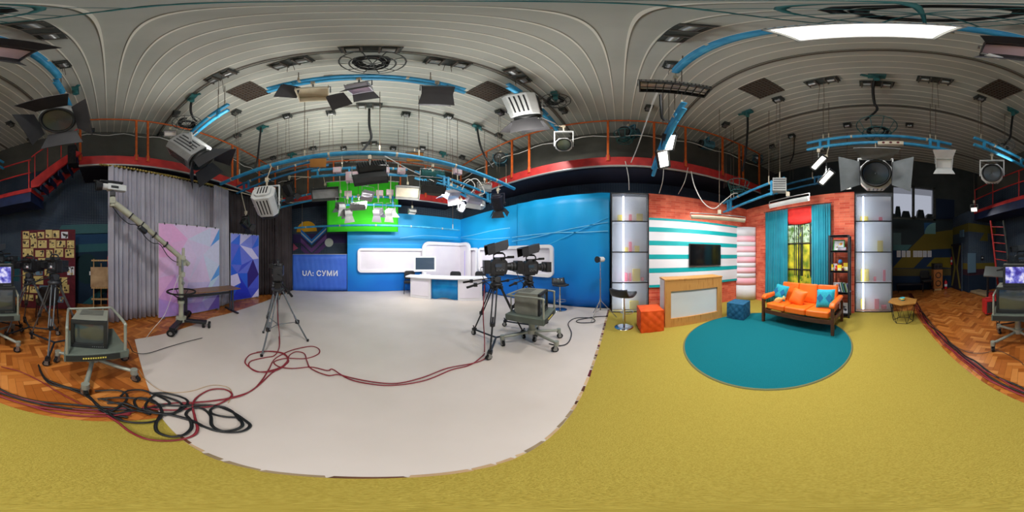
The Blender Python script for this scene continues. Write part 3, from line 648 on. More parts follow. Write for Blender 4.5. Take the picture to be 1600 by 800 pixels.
# curved white and pink corner column
t = thing('corner_column', 'curved white corner column with soft pink bands between brick walls', 'column', (SU, SV, 0))
q = MB(); rr = .62; cs = []
A = Vector((-.02, .52)); B = Vector((-.46, .03))
for k in range(13):
    f = k/12; p = A.lerp(B, f); nrm = Vector((-.7, .7)); bul = .07*sin(pi*f); cs.append((p.x+nrm.x*bul, p.y+nrm.y*bul))
for z0, z1, m_ in ((.1, .6, 'stripe_white'), (.6, .85, 'pinkband'), (.85, 1.0, 'stripe_white'), (1.0, 1.2, 'pinkband'), (1.2, 1.35, 'stripe_white'), (1.35, 1.55, 'pinkband'), (1.55, 1.7, 'stripe_white'), (1.7, 1.9, 'pinkband'), (1.9, 2.05, 'stripe_white'), (2.05, 2.25, 'pinkband'), (2.25, 2.55, 'stripe_white')):
    if 'pinkband' not in MATS: mat('pinkband', (250, 178, 196), .5, c2=(246, 200, 212), scale=2)
    vs = [(x, y, z) for x, y in cs for z in (z0-.08, z1-.08)]; q.add(vs, [(2*k, 2*k+2, 2*k+3, 2*k+1) for k in range(12)], m_, True)
o = q.build('shell', t); md = o.modifiers.new('s', 'SOLIDIFY'); md.thickness = .02; md.offset = -1
# counter
t = thing('bar_counter', 'wood-strip reception counter with a frosted front panel', 'counter', (3.05, -1.515, 0))
q = MB(); D = .42; hw = .665; hc = 1.04
q.bx(0, .08, -hw, hw, 0, .2, 'gold_wood'); q.bx(0, .08, -hw, hw, .79, hc-.03, 'gold_wood'); q.bx(0, .08, -hw, -hw+.12, .2, .79, 'gold_wood'); q.bx(0, .08, hw-.12, hw, .2, .79, 'gold_wood'); q.build('front_frame', t)
q = MB(); q.bx(.035, .05, -hw+.12, hw-.12, .2, .79, 'counter_frost' if 'counter_frost' in MATS else 'box_white'); q.build('frosted_panel', t)
for s in (-1, 1): q = MB(); q.bx(.08, D, s*hw, s*(hw-.03), 0, hc-.03, 'gold_wood' if s < 0 else 'side_pale' if 'side_pale' in MATS else 'box_white'); q.build('side_panel', t)
q = MB(); q.bx(-.01, D+.01, -hw-.01, hw+.01, hc-.03, hc, 'gold_wood'); q.build('top', t, bevel=.004)
# light boxes with frosted fronts
def light_box(label, loc, rz, items, gl=1):
    t = thing('light_box_shelf', label, 'light box shelf', loc, rz)     # local: opening faces -y, x across
    W = .97; D = .3; T = 3.19
    q = MB(); q.bx(-W/2, W/2, D-.02, D, 0, T, 'box_white'); q.bx(-W/2+.01, -W/2+.02, .02, D, 0, T, 'box_white'); q.bx(W/2-.02, W/2-.01, .02, D, 0, T, 'box_white'); q.build('back', t)
    q = MB()
    for x in (-W/2, W/2-.025): q.bx(x, x+.025, -.01, D, 0, T, 'frame_black')
    for z in (0, .8, 1.585, 2.385, T-.025): q.bx(-W/2+.025, W/2-.025, -.012, .02, z, z+.028, 'frame_black')
    q.build('frame', t)
    for z in (.81, 1.595, 2.395): q = MB(); q.bx(-W/2+.03, W/2-.03, .03, D-.03, z, z+.015, 'box_white'); q.build('shelf', t)
    for z0, z1 in ((.03, .8), (.83, 1.585), (1.615, 2.385), (2.415, T-.025)):
        q = MB(); q.bx(-W/2+.025, W/2-.025, .0, .004, z0, z1, 'frosted'); q.build('frosted_pane', t)
    for x in (-.17,) if gl == 1 else (-.28,):
        q = MB()
        for z0, z1 in ((.05, .78), (.85, 1.57), (1.63, 2.36), (2.43, 3.14)): q.cyl((x, .13, z0), (x, .13, z1), .022, 'tube_glow', seg=8)
        q.build('tube_lamp', t)
    Mx = Matrix.Translation(loc) @ Matrix.Rotation(rz, 4, 'Z')
    for (x, z, w_, h, m_, lab) in items:
        o = MB(); o.prism(rrect(w_, min(.1, w_*.8), .004, n=1), 0, h, m_); b = o.build('display_box', None, .003)
        b.location = Mx @ Vector((x, .2, z+.016)); b.rotation_euler = (0, 0, rz); tag(b, lab, 'box', 'coloured boxes behind the frosted panes')
nm = 'light box shelf beside the blue cloth'
light_box('tall black-framed light box with frosted panes between blue cloth and bricks', (SU, -.235, 0), R(-90), [
    (-.26, 2.395, .13, .2, 'yellow_box', 'yellow box at far left of top compartment, '+nm), (.02, 2.395, .08, .22, 'pink_box', 'pink box in the middle of top compartment, '+nm), (.27, 2.395, .16, .24, 'yellow_box', 'widest yellow box at right of top compartment, '+nm),
    (-.08, 1.595, .09, .12, 'yellow_box', 'short yellow box in second compartment from top, '+nm), (.02, 1.595, .08, .27, 'pink_box', 'tall pink box in second compartment from top, '+nm), (.2, 1.595, .12, .16, 'yellow_box', 'faint yellow box at right of second compartment, '+nm),
    (-.1, .81, .1, .22, 'pink_box', 'pale pink box at left of third compartment, '+nm), (0.01, .81, .07, .22, 'pink_box', 'red-pink box touching big yellow one, '+nm), (.18, .81, .2, .33, 'yellow_box', 'big yellow box in third compartment from top, '+nm), (.34, .81, .08, .1, 'pink_box', 'small pink box right of the big yellow one, '+nm),
    (.12, .03, .24, .22, 'yellow_box', 'blurred yellow box in bottom compartment, '+nm)])
nm = 'light box shelf beside the bookcase'
light_box('tall black-framed light box with frosted panes between bookcase and hexagonal table', (.08, SV-.1, 0), R(180), [
    (-.26, 2.395, .22, .16, 'yellow_box', 'faint yellow box in top compartment, '+nm), (.18, 2.395, .1, .14, 'pink_box', 'faint pink box in top compartment, '+nm),
    (.17, 1.595, .15, .3, 'yellow_box', 'lone yellow box in second compartment, '+nm),
    (-.24, .81, .22, .32, 'yellow_box', 'wide yellow box in third compartment, '+nm), (.03, .81, .07, .12, 'pink_box', 'short pink box in third compartment, '+nm), (.28, .81, .07, .3, 'pink_box', 'tall thin pink box in third compartment, '+nm),
    (-.3, .03, .1, .28, 'yellow_box', 'yellow box in bottom compartment, '+nm), (.08, .03, .12, .27, 'pink_box', 'upright pink box in bottom compartment, '+nm), (.27, .03, .14, .1, 'pink_box', 'low pink box in bottom compartment, '+nm)], gl=2)
# window picture, curtains, red blind
wl, wr = pv(1229, 380, SV).x, pv(1271, 380, SV).x
t = thing('window_picture', 'tall printed forest view behind black glazing bars on the brick wall', 'picture', ((wl+wr)/2, SV+.01, .45))
hw = abs(wl-wr)/2+.05; hT = 2.3
q = MB(); rnd = random.Random(2)
q.bx(-hw, hw, 0, .015, 0, hT, 'forest')
q.bx(-hw, hw, .015, .017, hT*.62, hT, 'forest_sky')
q.build('print', t)
q = MB()
for k in range(9):
    x = rnd.uniform(-hw+.05, hw-.05); ww = rnd.uniform(.008, .028); q.prism([(x-ww, .5), (x+ww, .5), (x+ww*.7+rnd.uniform(-.03, .03), hT), (x-ww*.7, hT)], .017, .019, 'trunk', 'xz')
for k in range(70):
    x = rnd.uniform(-hw, hw); zz = rnd.uniform(0.0, .5) if k < 30 else rnd.uniform(1.5, 2.25); hgt = rnd.uniform(.05, .16); ww = rnd.uniform(.01, .03); ln = rnd.uniform(-.06, .06)
    q.add([(x-ww, .0195+k*.00003, zz), (x+ww, .0195+k*.00003, zz), (x+ln, .0195+k*.00003, min(hT, zz+hgt))], [(0, 1, 2)], 'print', col=rnd.choice([(40, 80, 16), (70, 110, 20), (150, 160, 30), (30, 50, 20)]))
q.build('trees', t)
q = MB()
for x in (-hw-.03, 0, hw+.03): q.bx(x-.014, x+.014, .0, .04, 0, hT, 'frame_black')
for z in (.0, .68, 1.4, 1.95, hT): q.bx(-hw-.04, hw+.04, .0, .038, z-.014, z+.014, 'frame_black')
q.build('glazing_bars', t)
def curtain(name, label, pts, z0, z1, amp, folds, m_, cat='curtain', group=None, thick=.006, gather=0, seed=1, rows=8, perfold=8, hem=0):
    rnd = random.Random(seed); P = spline([(p[0], p[1], 0) for p in pts], 10); L = [0]
    for a, b in zip(P[:-1], P[1:]): L.append(L[-1]+(b-a).length)
    N = folds*perfold; q = MB(); vs = []; ph = [rnd.uniform(-1, 1) for _ in range(folds+2)]; am = [rnd.uniform(.55, 1.25) for _ in range(folds+2)]
    for k in range(N+1):
        s = L[-1]*k/N; i = max(j for j in range(len(L)) if L[j] <= s+1e-9); i = min(i, len(P)-2); f = (s-L[i])/(L[i+1]-L[i]); p = P[i].lerp(P[i+1], f); d = (P[i+1]-P[i]).normalized(); n = Vector((-d.y, d.x, 0))
        fi = k/perfold; j = int(fi); g = fi-j
        for r in range(rows+1):
            z = r/rows; A = amp*(am[j]*(1-g)+am[j+1]*g)*(1-.45*z)*(.75+.4*sin(j*2.3+z*2))
            o = A*sin(2*pi*fi+.6*(ph[j]*(1-g)+ph[j+1]*g)+.5*sin(z*3+j*.7))+A*.35*sin(4*pi*fi+z*2)
            sh = .25*amp*ph[min(j, folds)]*(1-z)
            vs.append(tuple(p+n*o+d*sh)[:2]+(z0+(z1-z0)*z,))
    fs = [(k*(rows+1)+r, (k+1)*(rows+1)+r, (k+1)*(rows+1)+r+1, k*(rows+1)+r+1) for k in range(N) for r in range(rows)]
    q.add(vs, fs, m_, True); o = q.build(name); md = o.modifiers.new('solid', 'SOLIDIFY'); md.thickness = thick
    return tag(o, label, cat, group)
def cx(px): return pv(px, 400, SV+.1).x
curtain('curtain', 'turquoise curtain left of the forest window, near the striped corner', [(cx(1196), SV+.11), (cx(1231), SV+.11)], .05, 2.87, .035, 9, 'teal_curtain', seed=3)
curtain('curtain', 'turquoise curtain right of the forest window, beside the bookcase', [(cx(1268), SV+.11), (cx(1298), SV+.11)], .05, 2.87, .035, 8, 'teal_curtain', seed=4)
q = MB(); q.cyl((cx(1194), SV+.11, 2.89), (cx(1300), SV+.11, 2.89), .012, 'frame_black', seg=8); tag(q.build('curtain_rod'), 'thin black rod above the turquoise curtains', 'curtain rod')
q = MB(); xa, xb = cx(1230), cx(1270); vs = []; n = 20
for k in range(n+1):
    f = k/n; x = xa+(xb-xa)*f
    for r in range(6): z = 2.87-(.44+.05*(1-(2*f-1)**2))*r/5; vs.append((x, SV+.075+.02*sin(r*2.4), z))
q.add(vs, [(k*6+r, (k+1)*6+r, (k+1)*6+r+1, k*6+r+1) for k in range(n) for r in range(5)], 'red_blind', True); o = q.build('roman_blind'); md = o.modifiers.new('s', 'SOLIDIFY'); md.thickness = .004
tag(o, 'short red blind swagged between the turquoise curtains', 'blind')
# poufs
def pouf(label, loc, rz, s, h, m_, sew=True):
    t = thing('pouf', label, 'pouf', loc, rz); q = MB(); n = 36
    def F(u, v, ax, sg):        # quilted cube face
        b = .006*abs(sin(u*pi*2.5+v*pi*2.5))+.006*abs(sin(u*pi*2.5-v*pi*2.5))+.02*sin(pi*u)*sin(pi*v)
        r = (s/2+b); x = (u-.5)*s; z = v*h if ax != 2 else 0
        return (x, sg*r, z) if ax == 1 else (sg*r, x, z)
    for ax, sg in ((0, 1), (0, -1), (1, 1), (1, -1)):
        vs = [F(i/n, j/n, ax, sg) for i in range(n+1) for j in range(n+1)]
        q.add(vs, [(i*(n+1)+j, (i+1)*(n+1)+j, (i+1)*(n+1)+j+1, i*(n+1)+j+1) for i in range(n) for j in range(n)], m_, True)
    vs = [((i/n-.5)*s, (j/n-.5)*s, h+.025*sin(pi*i/n)**.5*sin(pi*j/n)**.5) for i in range(n+1) for j in range(n+1)]
    q.add(vs, [(i*(n+1)+j, (i+1)*(n+1)+j, (i+1)*(n+1)+j+1, i*(n+1)+j+1) for i in range(n) for j in range(n)], m_, True)
    q.bx(-s/2, s/2, -s/2, s/2, 0, .01, m_); q.build('body', t)
    q = MB(); c = s/2+.003
    for x in (-c, c):
        for y in (-c, c): q.cyl((x, y, .005), (x, y, h), .006, m_, seg=6)
    q.tube([(c, c, h), (-c, c, h), (-c, -c, h), (c, -c, h)], .006, m_, closed=True, seg=6); q.build('piping', t); return t
pouf('orange quilted cube pouf beside the wooden counter', (3.12, -.56, .005), R(4), .42, .45, 'orange_pouf')
pouf('dark blue ribbed cube pouf on the edge of the teal rug', (2.86, -2.53, .006), R(24), .40, .39, 'blue_pouf')
# bar stools
def bar_stool(label, loc, rz):
    t = thing('bar_stool', label, 'bar stool', loc, rz)
    q = MB(); q.lathe([(0, .03), (.03, .03), (.12, .02), (.185, .008), (.19, 0), (0, 0)], 'chrome', seg=32); q.build('base', t)
    q = MB(); q.cyl((0, 0, .02), (0, 0, .45), .025, 'chrome', seg=16); q.cyl((0, 0, .4), (0, 0, .7), .018, 'chrome', seg=12); q.build('pole', t)
    q = MB(); q.tube([(.13*cos(R(a)), -.1+.13*sin(R(a))-.04, .3) for a in range(0, 361, 20)], .009, 'chrome', seg=8); q.cyl((0, -.03, .3), (0, .0, .3), .012, 'chrome'); q.build('footrest', t)
    q = MB(); prof = spline([(-.22, .755), (-.1, .715), (.08, .71), (.17, .74), (.23, .85)][:5] and [(0, -.22, .745), (0, -.1, .715), (0, .06, .71), (0, .16, .74), (0, .225, .86)], 6); vs = []
    for p in prof:
        for k in range(9): x = -.2+.4*k/8; vs.append((x*(1-.12*(abs(p.y)/.22)), p.y, p.z+.02*abs(2*k/8-1)**2))
    q.add(vs, [(i*9+k, (i+1)*9+k, (i+1)*9+k+1, i*9+k+1) for i in range(len(prof)-1) for k in range(8)], 'cam_black', True); o = q.build('seat', t); md = o.modifiers.new('s', 'SOLIDIFY'); md.thickness = .045; md.offset = -1
    q = MB()
    for k in (2, 4, 6):
        q.tube([(-.2+.4*k/8, p.y, p.z+.024*abs(2*k/8-1)**2+.002) for p in prof], .003, 'chrome', seg=5)
    q.build('seam', t)
    q = MB(); q.cyl((.03, 0, .66), (.16, -.06, .655), .006, 'chrome', seg=6); q.build('lever', t)
p = fl(975, 511); bar_stool('black bar stool on a chrome base on the yellow carpet beside orange pouf', (p.x, p.y, .005), R(62))
p = fl(875, 482, .01); bar_stool('black bar stool on a chrome base standing before the blue cloth', (4.07, 4.07/tan(az(875)), .012), R(-55))
# sofa
t = thing('sofa', 'orange three-seat sofa on a dark wooden frame standing on the teal rug', 'sofa', (1.5, -2.67, .016), R(180))   # local -y faces the back, +y ... front is +y
W = 1.56; D = .84
# local frame: front at y=0, back at y=+D (rotated so +y points to -V)
for x, y, h in ((-W/2+.03, .03, .58), (W/2-.03, .03, .58), (-W/2+.03, D-.06, .5), (W/2-.03, D-.06, .5)):
    q = MB(); q.prism([(x-.03, y-.03), (x+.03, y-.03), (x+.025, y+.03), (x-.025, y+.03)], 0, h, 'dark_wood'); q.build('leg', t, bevel=.006)
q = MB(); q.bx(-W/2+.05, W/2-.05, .02, .05, .22, .31, 'dark_wood'); q.bx(-W/2+.05, W/2-.05, D-.1, D-.07, .2, .3, 'dark_wood')
for s in (-1, 1): q.bx(s*(W/2-.05), s*(W/2-.015), .03, D-.06, .22, .31, 'dark_wood'); q.bx(s*(W/2-.05), s*(W/2-.01), .0, D-.1, .55, .59, 'dark_wood')
q.build('frame', t, bevel=.005)
for k in range(3):
    x = (k-1)*(W-.2)/3; q = MB(); q.M = Matrix.Translation((x, .38, .37)) @ Matrix.Rotation(R(-3), 4, 'X'); q.prism(rrect((W-.2)/3-.006, .72, .04), -.055, .075, 'orange_vinyl'); q.build('seat_cushion', t, bevel=.03, seg=4)
    q = MB(); q.M = Matrix.Translation((x, D-.16, .63)) @ Matrix.Rotation(R(-14), 4, 'X'); q.prism(rrect((W-.2)/3-.006, .44, .04), -.05, .06, 'orange_vinyl', 'xz'); q.build('back_cushion', t, bevel=.03, seg=4)
for s in (-1, 1):
    q = MB(); q.M = Matrix.Translation((s*(W/2-.04), .36, .57)); q.prism([(-.36, -.04), (.34, .0), (.36, .07), (-.3, .07), (-.37, .02)], -.055, .055, 'orange_vinyl', 'yz'); q.build('armrest', t, bevel=.03, seg=4)
sofaM = Matrix.Translation((1.5, -2.67, .016)) @ Matrix.Rotation(pi, 4, 'Z')
def cushion(name, label, x, y, z, s, tilt, roll, m_, dia=None, lean=0):
    t = thing(name, label, 'cushion', sofaM @ Vector((x, y, z)), pi+lean)
    q = MB(); q.M = Matrix.Rotation(R(tilt), 4, 'X') @ Matrix.Rotation(R(roll), 4, 'Y'); n = 12
    for sg in (-1, 1):
        vs = []
        for i in range(n+1):
            for j in range(n+1):
                u, v = 2*i/n-1, 2*j/n-1; th = .065*((1-u**4)*(1-v**4))**.6; pin = 1-.06*(1-max(abs(u), abs(v)))*0-.05*((u*v)**2 == 0)*0
                vs.append((u*s/2*(1-.06*(1-v*v)), sg*th, v*s/2*(1-.06*(1-u*u))))
        q.add(vs, [(i*(n+1)+j, (i+1)*(n+1)+j, (i+1)*(n+1)+j+1, i*(n+1)+j+1) for i in range(n) for j in range(n)], m_, True)
    q.build('pad', t)
    if dia:
        q2 = MB(); q2.M = q.M
        for (cx_, cz_) in ((-.09, -.0), (.09, .0)):
            r_ = s*.23; y_ = -.0675
            q2.add([(cx_-r_*.8, y_, cz_), (cx_, y_, cz_-r_), (cx_+r_*.8, y_, cz_), (cx_, y_, cz_+r_)], [(0, 1, 2, 3)], dia)
            q2.add([(cx_-r_*.8, y_+.006, cz_), (cx_, y_+.006, cz_-r_), (cx_+r_*.8, y_+.006, cz_), (cx_, y_+.006, cz_+r_)], [(0, 1, 2, 3)], dia)
        q2.build('diamond_print', t)
    return t
cushion('cushion', 'turquoise cushion with dark blue diamonds at the sofa end near the blue pouf', -.58, .44, .64, .36, -22, 8, 'cushion_teal', 'cushion_navy')
cushion('cushion', 'plain orange cushion leaning in the middle of the sofa', -.1, .38, .60, .36, -24, 14, 'orange_vinyl')
cushion('cushion', 'turquoise cushion with dark blue diamonds at the sofa end near the bookcase', .52, .34, .64, .38, -20, -3, 'cushion_teal', 'cushion_navy')
t = thing('cushion', 'small cream fish-shaped cushion lying before the turquoise one', 'cushion', sofaM @ Vector((-.5, .24, .5)), pi)
q = MB(); q.M = Matrix.Rotation(R(-28), 4, 'Y')
q.lathe([(.004, -.15), (.04, -.12), (.07, -.05), (.065, .03), (.03, .1), (.02, .12), (.05, .17), (.004, .17)], 'cream', axis=(1, 0, 0), seg=16)
for p in range(len(q.v)): q.v[p] = (q.v[p][0], q.v[p][1]*.55, q.v[p][2])
q.build('body', t)
# bookcase
bx0, bx1 = .62, 1.12; by0, by1 = -3.93, -3.66
t = thing('bookcase', 'narrow black open bookcase between curtain and light box', 'bookcase', ((bx0+bx1)/2, (by0+by1)/2, .005))
hw = (bx1-bx0)/2; hd = (by1-by0)/2; TOP = 1.98
for x in (-1, 1):
    for y in (-1, 1): q = MB(); q.box((x*(hw-.02), y*(hd-.02), TOP/2), (.04, .04, TOP), 'shelf_black'); q.build('post', t)
zs = (.08, .62, 1.13, 1.60, TOP-.02)
for z in zs: q = MB(); q.box((0, 0, z), (2*hw-.04, 2*hd-.01, .03), 'shelf_black'); q.box((0, hd-.015, z), (2*hw-.08, .02, .05), 'shelf_black'); q.build('shelf', t)
bxm, bym = (bx0+bx1)/2, (by0+by1)/2
def sx(f): return bx1-.05-f*(bx1-bx0-.1)     # f 0 = left in the picture
def picture(label, f, z, w_, h, mf, seed, y=bym, cols=((250, 230, 90), (240, 150, 60), (120, 180, 80)), ti=-8):
    t = thing('framed_picture', label, 'picture', (sx(f), y, z), 0); q = MB(); q.M = Matrix.Rotation(R(8), 4, 'X')
    o_ = .02
    q.bx(-w_/2, w_/2, 0, .015, 0, o_, mf); q.bx(-w_/2, w_/2, 0, .015, h-o_, h, mf); q.bx(-w_/2, -w_/2+o_, 0, .015, o_, h-o_, mf); q.bx(w_/2-o_, w_/2, 0, .015, o_, h-o_, mf); q.build('frame', t)
    q = MB(); q.M = Matrix.Rotation(R(8), 4, 'X'); q.bx(-w_/2+o_, w_/2-o_, 0, .008, o_, h-o_, 'paper'); rnd = random.Random(seed)
    for k in range(7):
        x, zz = rnd.uniform(-w_*.22, w_*.22), h/2+rnd.uniform(-h*.18, h*.18); r_ = rnd.uniform(.015, .035); q.add([(x+r_*cos(a), .0095+k*.0002, zz+r_*sin(a)) for a in [i*pi/4 for i in range(8)]], [tuple(range(8))], 'print', col=rnd.choice(cols))
    q.build('picture', t)
picture('picture of yellow blooms in a bright green frame, bookcase top shelf', .42, 1.62, .28, .27, 'green_frame', 1)
picture('white-framed red picture on the bookcase lower middle shelf', .42, .64, .27, .22, 'paper', 4, cols=((200, 60, 50), (230, 120, 80), (180, 40, 40)))
picture('white-framed small picture at the foot of the bookcase', .75, .1, .22, .26, 'paper', 5, cols=((60, 60, 70), (120, 120, 130)), y=bym+.02)
rnd = random.Random(11)
cols = [((225, 80, 110), 'pink'), ((120, 70, 150), 'purple'), ((235, 235, 235), 'white'), ((60, 80, 150), 'blue')]
for k in range(4):
    c, nme = cols[k]; t = thing('book', nme+' book lying in the small pile on the bookcase top shelf', 'book', (sx(.64), bym+.05, 1.618+k*.022), .1*k, 'books lying on the top shelf'); q = MB(); q.bx(-.1, .1, -.06, .06, 0, .003, 'print', col=c); q.bx(-.1, .1, -.06, .06, .018, .021, 'print', col=c); q.bx(-.1, .1, -.06, -.057, 0, .021, 'print', col=c); q.build('cover', t)
    q = MB(); q.bx(-.095, .095, -.057, .056, .003, .018, 'paper'); q.build('pages', t)
cols = [((30, 60, 90), 'navy'), ((220, 225, 225), 'white'), ((60, 120, 80), 'green'), ((90, 150, 170), 'pale blue'), ((40, 40, 50), 'black'), ((110, 160, 90), 'olive-green'), ((200, 200, 190), 'ivory'), ((50, 70, 120), 'blue')]
for k in range(8):
    c, nme = cols[k]; hb = rnd.uniform(.2, .25); t = thing('book', nme+' book leaning in the row on the bookcase lower middle shelf', 'book', (sx(.66)-k*.026, bym+.04, .637), 0, 'leaning books on the lower shelf')
    for nm_, a_, b_, mm_ in (('cover', 0, .004, 'c'), ('pages', .004, .018, 'p')):
        q = MB(); q.M = Matrix.Rotation(R(14), 4, 'Y')
        if mm_ == 'c': q.bx(0, .004, -.07, .07, 0, hb, 'print', col=c); q.bx(.018, .022, -.07, .07, 0, hb, 'print', col=c); q.bx(0, .022, .066, .07, 0, hb, 'print', col=c)
        else: q.bx(.004, .018, -.066, .066, .004, hb-.004, 'paper')
        q.build(nm_, t)
def small(name, label, cat, f, z, fn, y=bym+.03): 
    t = thing(name, label, cat, (sx(f), y, z)); fn(t)
def globe(t): q = MB(); q.lathe([(.055*sin(a*pi/10)+.0005, .22-.055*cos(a*pi/10)) for a in range(11)], 'globe_blue'); q.build('sphere', t); q = MB(); q.cyl((0, 0, 0), (0, 0, .17), .008, 'steel'); q.lathe([(0, .012), (.045, .01), (.045, 0)], 'frame_black'); q.build('stand', t)
def toy(c1, c2, h):
    def f(t): q = MB(); q.lathe([(0, 0), (.03, 0), (.035, h*.3), (.02, h*.55), (.0, h*.6)], c1, seg=12); q.build('body', t); q = MB(); q.lathe([(.024*sin(a*pi/8)+.0003, h*.72-.024*cos(a*pi/8)) for a in range(9)], c2, seg=12); q.build('head', t)
    return f
small('globe', 'blue globe on the middle shelf of the bookcase', 'globe', .5, 1.146, globe, bym-.02)
small('toy', 'red toy figure at left on the bookcase middle shelf', 'toy', .28, 1.146, toy('heater_red', 'ext_red', .15)); small('toy', 'dark red toy figure on the bookcase middle shelf beside yellow box', 'toy', .7, 1.146, toy('maroon', 'cream', .12), bym+.06)
for f, w_, h, m_, lab in ((.04, .06, .15, 'yellow_box', 'thin yellow box at left on the bookcase middle shelf'), (.5, .1, .14, 'yellow_box', 'yellow box below the blue globe on the bookcase'), (.86, .12, .19, 'mustard', 'mustard box at right on the bookcase middle shelf'), (.2, .1, .17, 'paper', 'white card box behind the red toy on the bookcase')):
    q = MB(); q.bx(-w_/2, w_/2, -.03, .03, 0, h, m_); q.bx(-w_/2+.01, w_/2-.01, .03, .031, .02, h*.5, 'print', col=(230, 225, 200)); o = q.build('small_box', None, .003, loc=(sx(f), bym+(.04 if f == .5 else -.03), 1.146)); tag(o, lab, 'box')
# hexagonal side table and its cup
p = Vector((3.57*sin(az(1411)), 3.57*cos(az(1411)), .005)); t = thing('side_table', 'hexagonal wooden side table on thin black wire legs', 'side table', p, .2)
q = MB(); hx = [(.34*cos(R(60*k)), .34*sin(R(60*k))) for k in range(6)]; q.prism(hx, .47, .495, 'table_wood'); q.build('top', t, bevel=.005)
for k in range(6):
    a = Vector((.3*cos(R(60*k)), .3*sin(R(60*k)), .47)); b0 = Vector((.22*cos(R(60*k+30)), .22*sin(R(60*k+30)), .006)); b1 = Vector((.22*cos(R(60*k-30)), .22*sin(R(60*k-30)), .006))
    q = MB(); q.tube([b1, a, b0], .006, 'frame_black', seg=6); q.build('leg', t)
q = MB(); q.tube([(.22*cos(R(60*k+30)), .22*sin(R(60*k+30)), .006) for k in range(6)], .006, 'frame_black', closed=True, seg=6); q.build('base_ring', t)
t = thing('cup', 'small teal and yellow cup on the hexagonal table', 'cup', p+Vector((.01, .0, .495)), 0)
q = MB(); q.lathe([(0, 0), (.035, 0), (.055, .04), (.05, .075), (.046, .075), (.05, .04), (.0, .008)], 'aqua', seg=20); q.build('bowl', t); q = MB(); q.lathe([(.056, .035), (.0565, .05), (.0545, .055)], 'yellow_box', seg=20); q.build('painted_band', t)
q = MB(); q.tube([(.05, 0, .065), (.08, 0, .06), (.08, 0, .03), (.05, 0, .025)], .006, 'aqua', seg=6); q.build('handle', t)
# ============================================================ LEFT DRAPES AND PRINTED SCREENS
curtain('curtain', 'tall grey curtain hanging from the left gallery behind jib arm', [(-3.42, .0), (-3.62, .5), (-3.72, 1.2), (-3.8, 2.0), (-3.82, 2.95)], .02, 3.62, .075, 27, 'grey_curtain', seed=5, rows=10)
curtain('curtain', 'narrow grey curtain end hanging between the two printed screens', [(-3.60, 2.72), (-3.64, 3.0), (-3.68, 3.32)], .02, 3.6, .045, 7, 'grey_curtain', seed=6, rows=10)
q = MB(); q.tube([(-3.42, -.2, 3.66), (-3.62, .5, 3.66), (-3.72, 1.2, 3.66), (-3.76, 2.0, 3.66), (-3.7, 3.3, 3.66)], .02, 'brass', seg=8)
rnd = random.Random(1)
for k in range(46):
    f = k/46; y = -.15+3.3*f; x = -3.42-.32*min(1, f*2.4); q.cyl((x, y, 3.62), (x, y, 3.66), .028, 'brass', seg=8)
tag(q.build('curtain_rail'), 'brass-coloured curtain rail with rings above the grey curtain', 'curtain rail')
curtain('curtain', 'black curtain hanging behind the deep blue faceted screen', [(-4.05, 3.35), (-4.05, 4.0), (-3.8, 4.75), (-3.5, 5.05)], .02, 3.8, .06, 18, 'black_curtain', seed=7)
curtain('curtain', 'dark brown-black curtain beside the cornflower-blue banner', [(-3.5, 5.05), (-3.2, 5.35), (-3.05, 5.8), (-3.0, 6.2)], .02, 3.72, .07, 14, 'black_curtain', seed=8)
q = MB(); q.tube([(-4.05, 3.3, 3.83), (-3.8, 4.75, 3.83), (-3.2, 5.35, 3.83), (-2.95, 6.3, 3.83)], .025, 'beige_metal', seg=8); tag(q.build('curtain_rail'), 'cream pipe above the black curtains', 'curtain rail')
def printed_screen(label, a, b, h, pal, seed, nx=4, ny=5, bright=None):
    a, b = Vector(a), Vector(b); d = b-a; L = d.length; t = thing('printed_screen', label, 'printed screen', (a.x, a.y, .02), atan2(d.y, d.x)); rnd = random.Random(seed)
    g = [[(L*(i+(rnd.uniform(-.38, .38) if 0 < i < nx else 0))/nx, h*(j+(rnd.uniform(-.38, .38) if 0 < j < ny else 0))/ny) for j in range(ny+1)] for i in range(nx+1)]
    q = MB()
    for i in range(nx):
        for j in range(ny):
            A, B, C, D = g[i][j], g[i+1][j], g[i+1][j+1], g[i][j+1]
            tr = ((A, B, C), (A, C, D)) if rnd.random() < .5 else ((A, B, D), (B, C, D))
            for T in tr:
                c = pal(sum(p[0] for p in T)/3/L, sum(p[1] for p in T)/3/h, rnd); q.add([(p[0], -.002, p[1]) for p in T], [(0, 1, 2)], 'print', col=c)
    q.bx(0, L, 0, .01, 0, h, 'paper'); q.build('print', t)
    q = MB()
    for x in (0, L): q.cyl((x, .015, 0), (x, .015, h), .018, 'silver_pipe', seg=8)
    for z in (0, h): q.cyl((0, .015, z), (L, .015, z), .018, 'silver_pipe', seg=8)
    for k in range(6): q.box((L*(k+.5)/6, -.005, h), (.02, .02, .05), 'cam_black')
    q.build('frame', t)
    for x in (.1, L-.1): q = MB(); q.box((x, .05, 0), (.05, .3, .02), 'steel'); q.build('foot', t)
def mixc(a, b, f): f = max(0, min(1, f)); return tuple(a[k]*(1-f)+b[k]*f for k in range(3))
def pal1(x, y, r):
    c = mixc((222, 160, 214), (190, 216, 234), x*1.1+r.uniform(-.25, .25)); c = mixc(c, (222, 196, 228), y*.8+r.uniform(-.3, .2))
    if x < .35 and y > .7: c = mixc(c, (238, 160, 210), .5)
    if x > .9: c = (90, 150, 220) if y > .4 else (60, 50, 130)
    return mixc(c, (150, 120, 215), .75-y*2) if y < .3 else c
def pal2(x, y, r):
    c = mixc((36, 50, 190), (150, 160, 240), y+r.uniform(-.3, .3))
    if r.random() < .14: c = (214, 206, 244)
    if r.random() < .2: c = mixc(c, (40, 100, 220), .8)
    if x > .6 and .2 < y < .6 and r.random() < .5: c = (50, 30, 120)
    return c
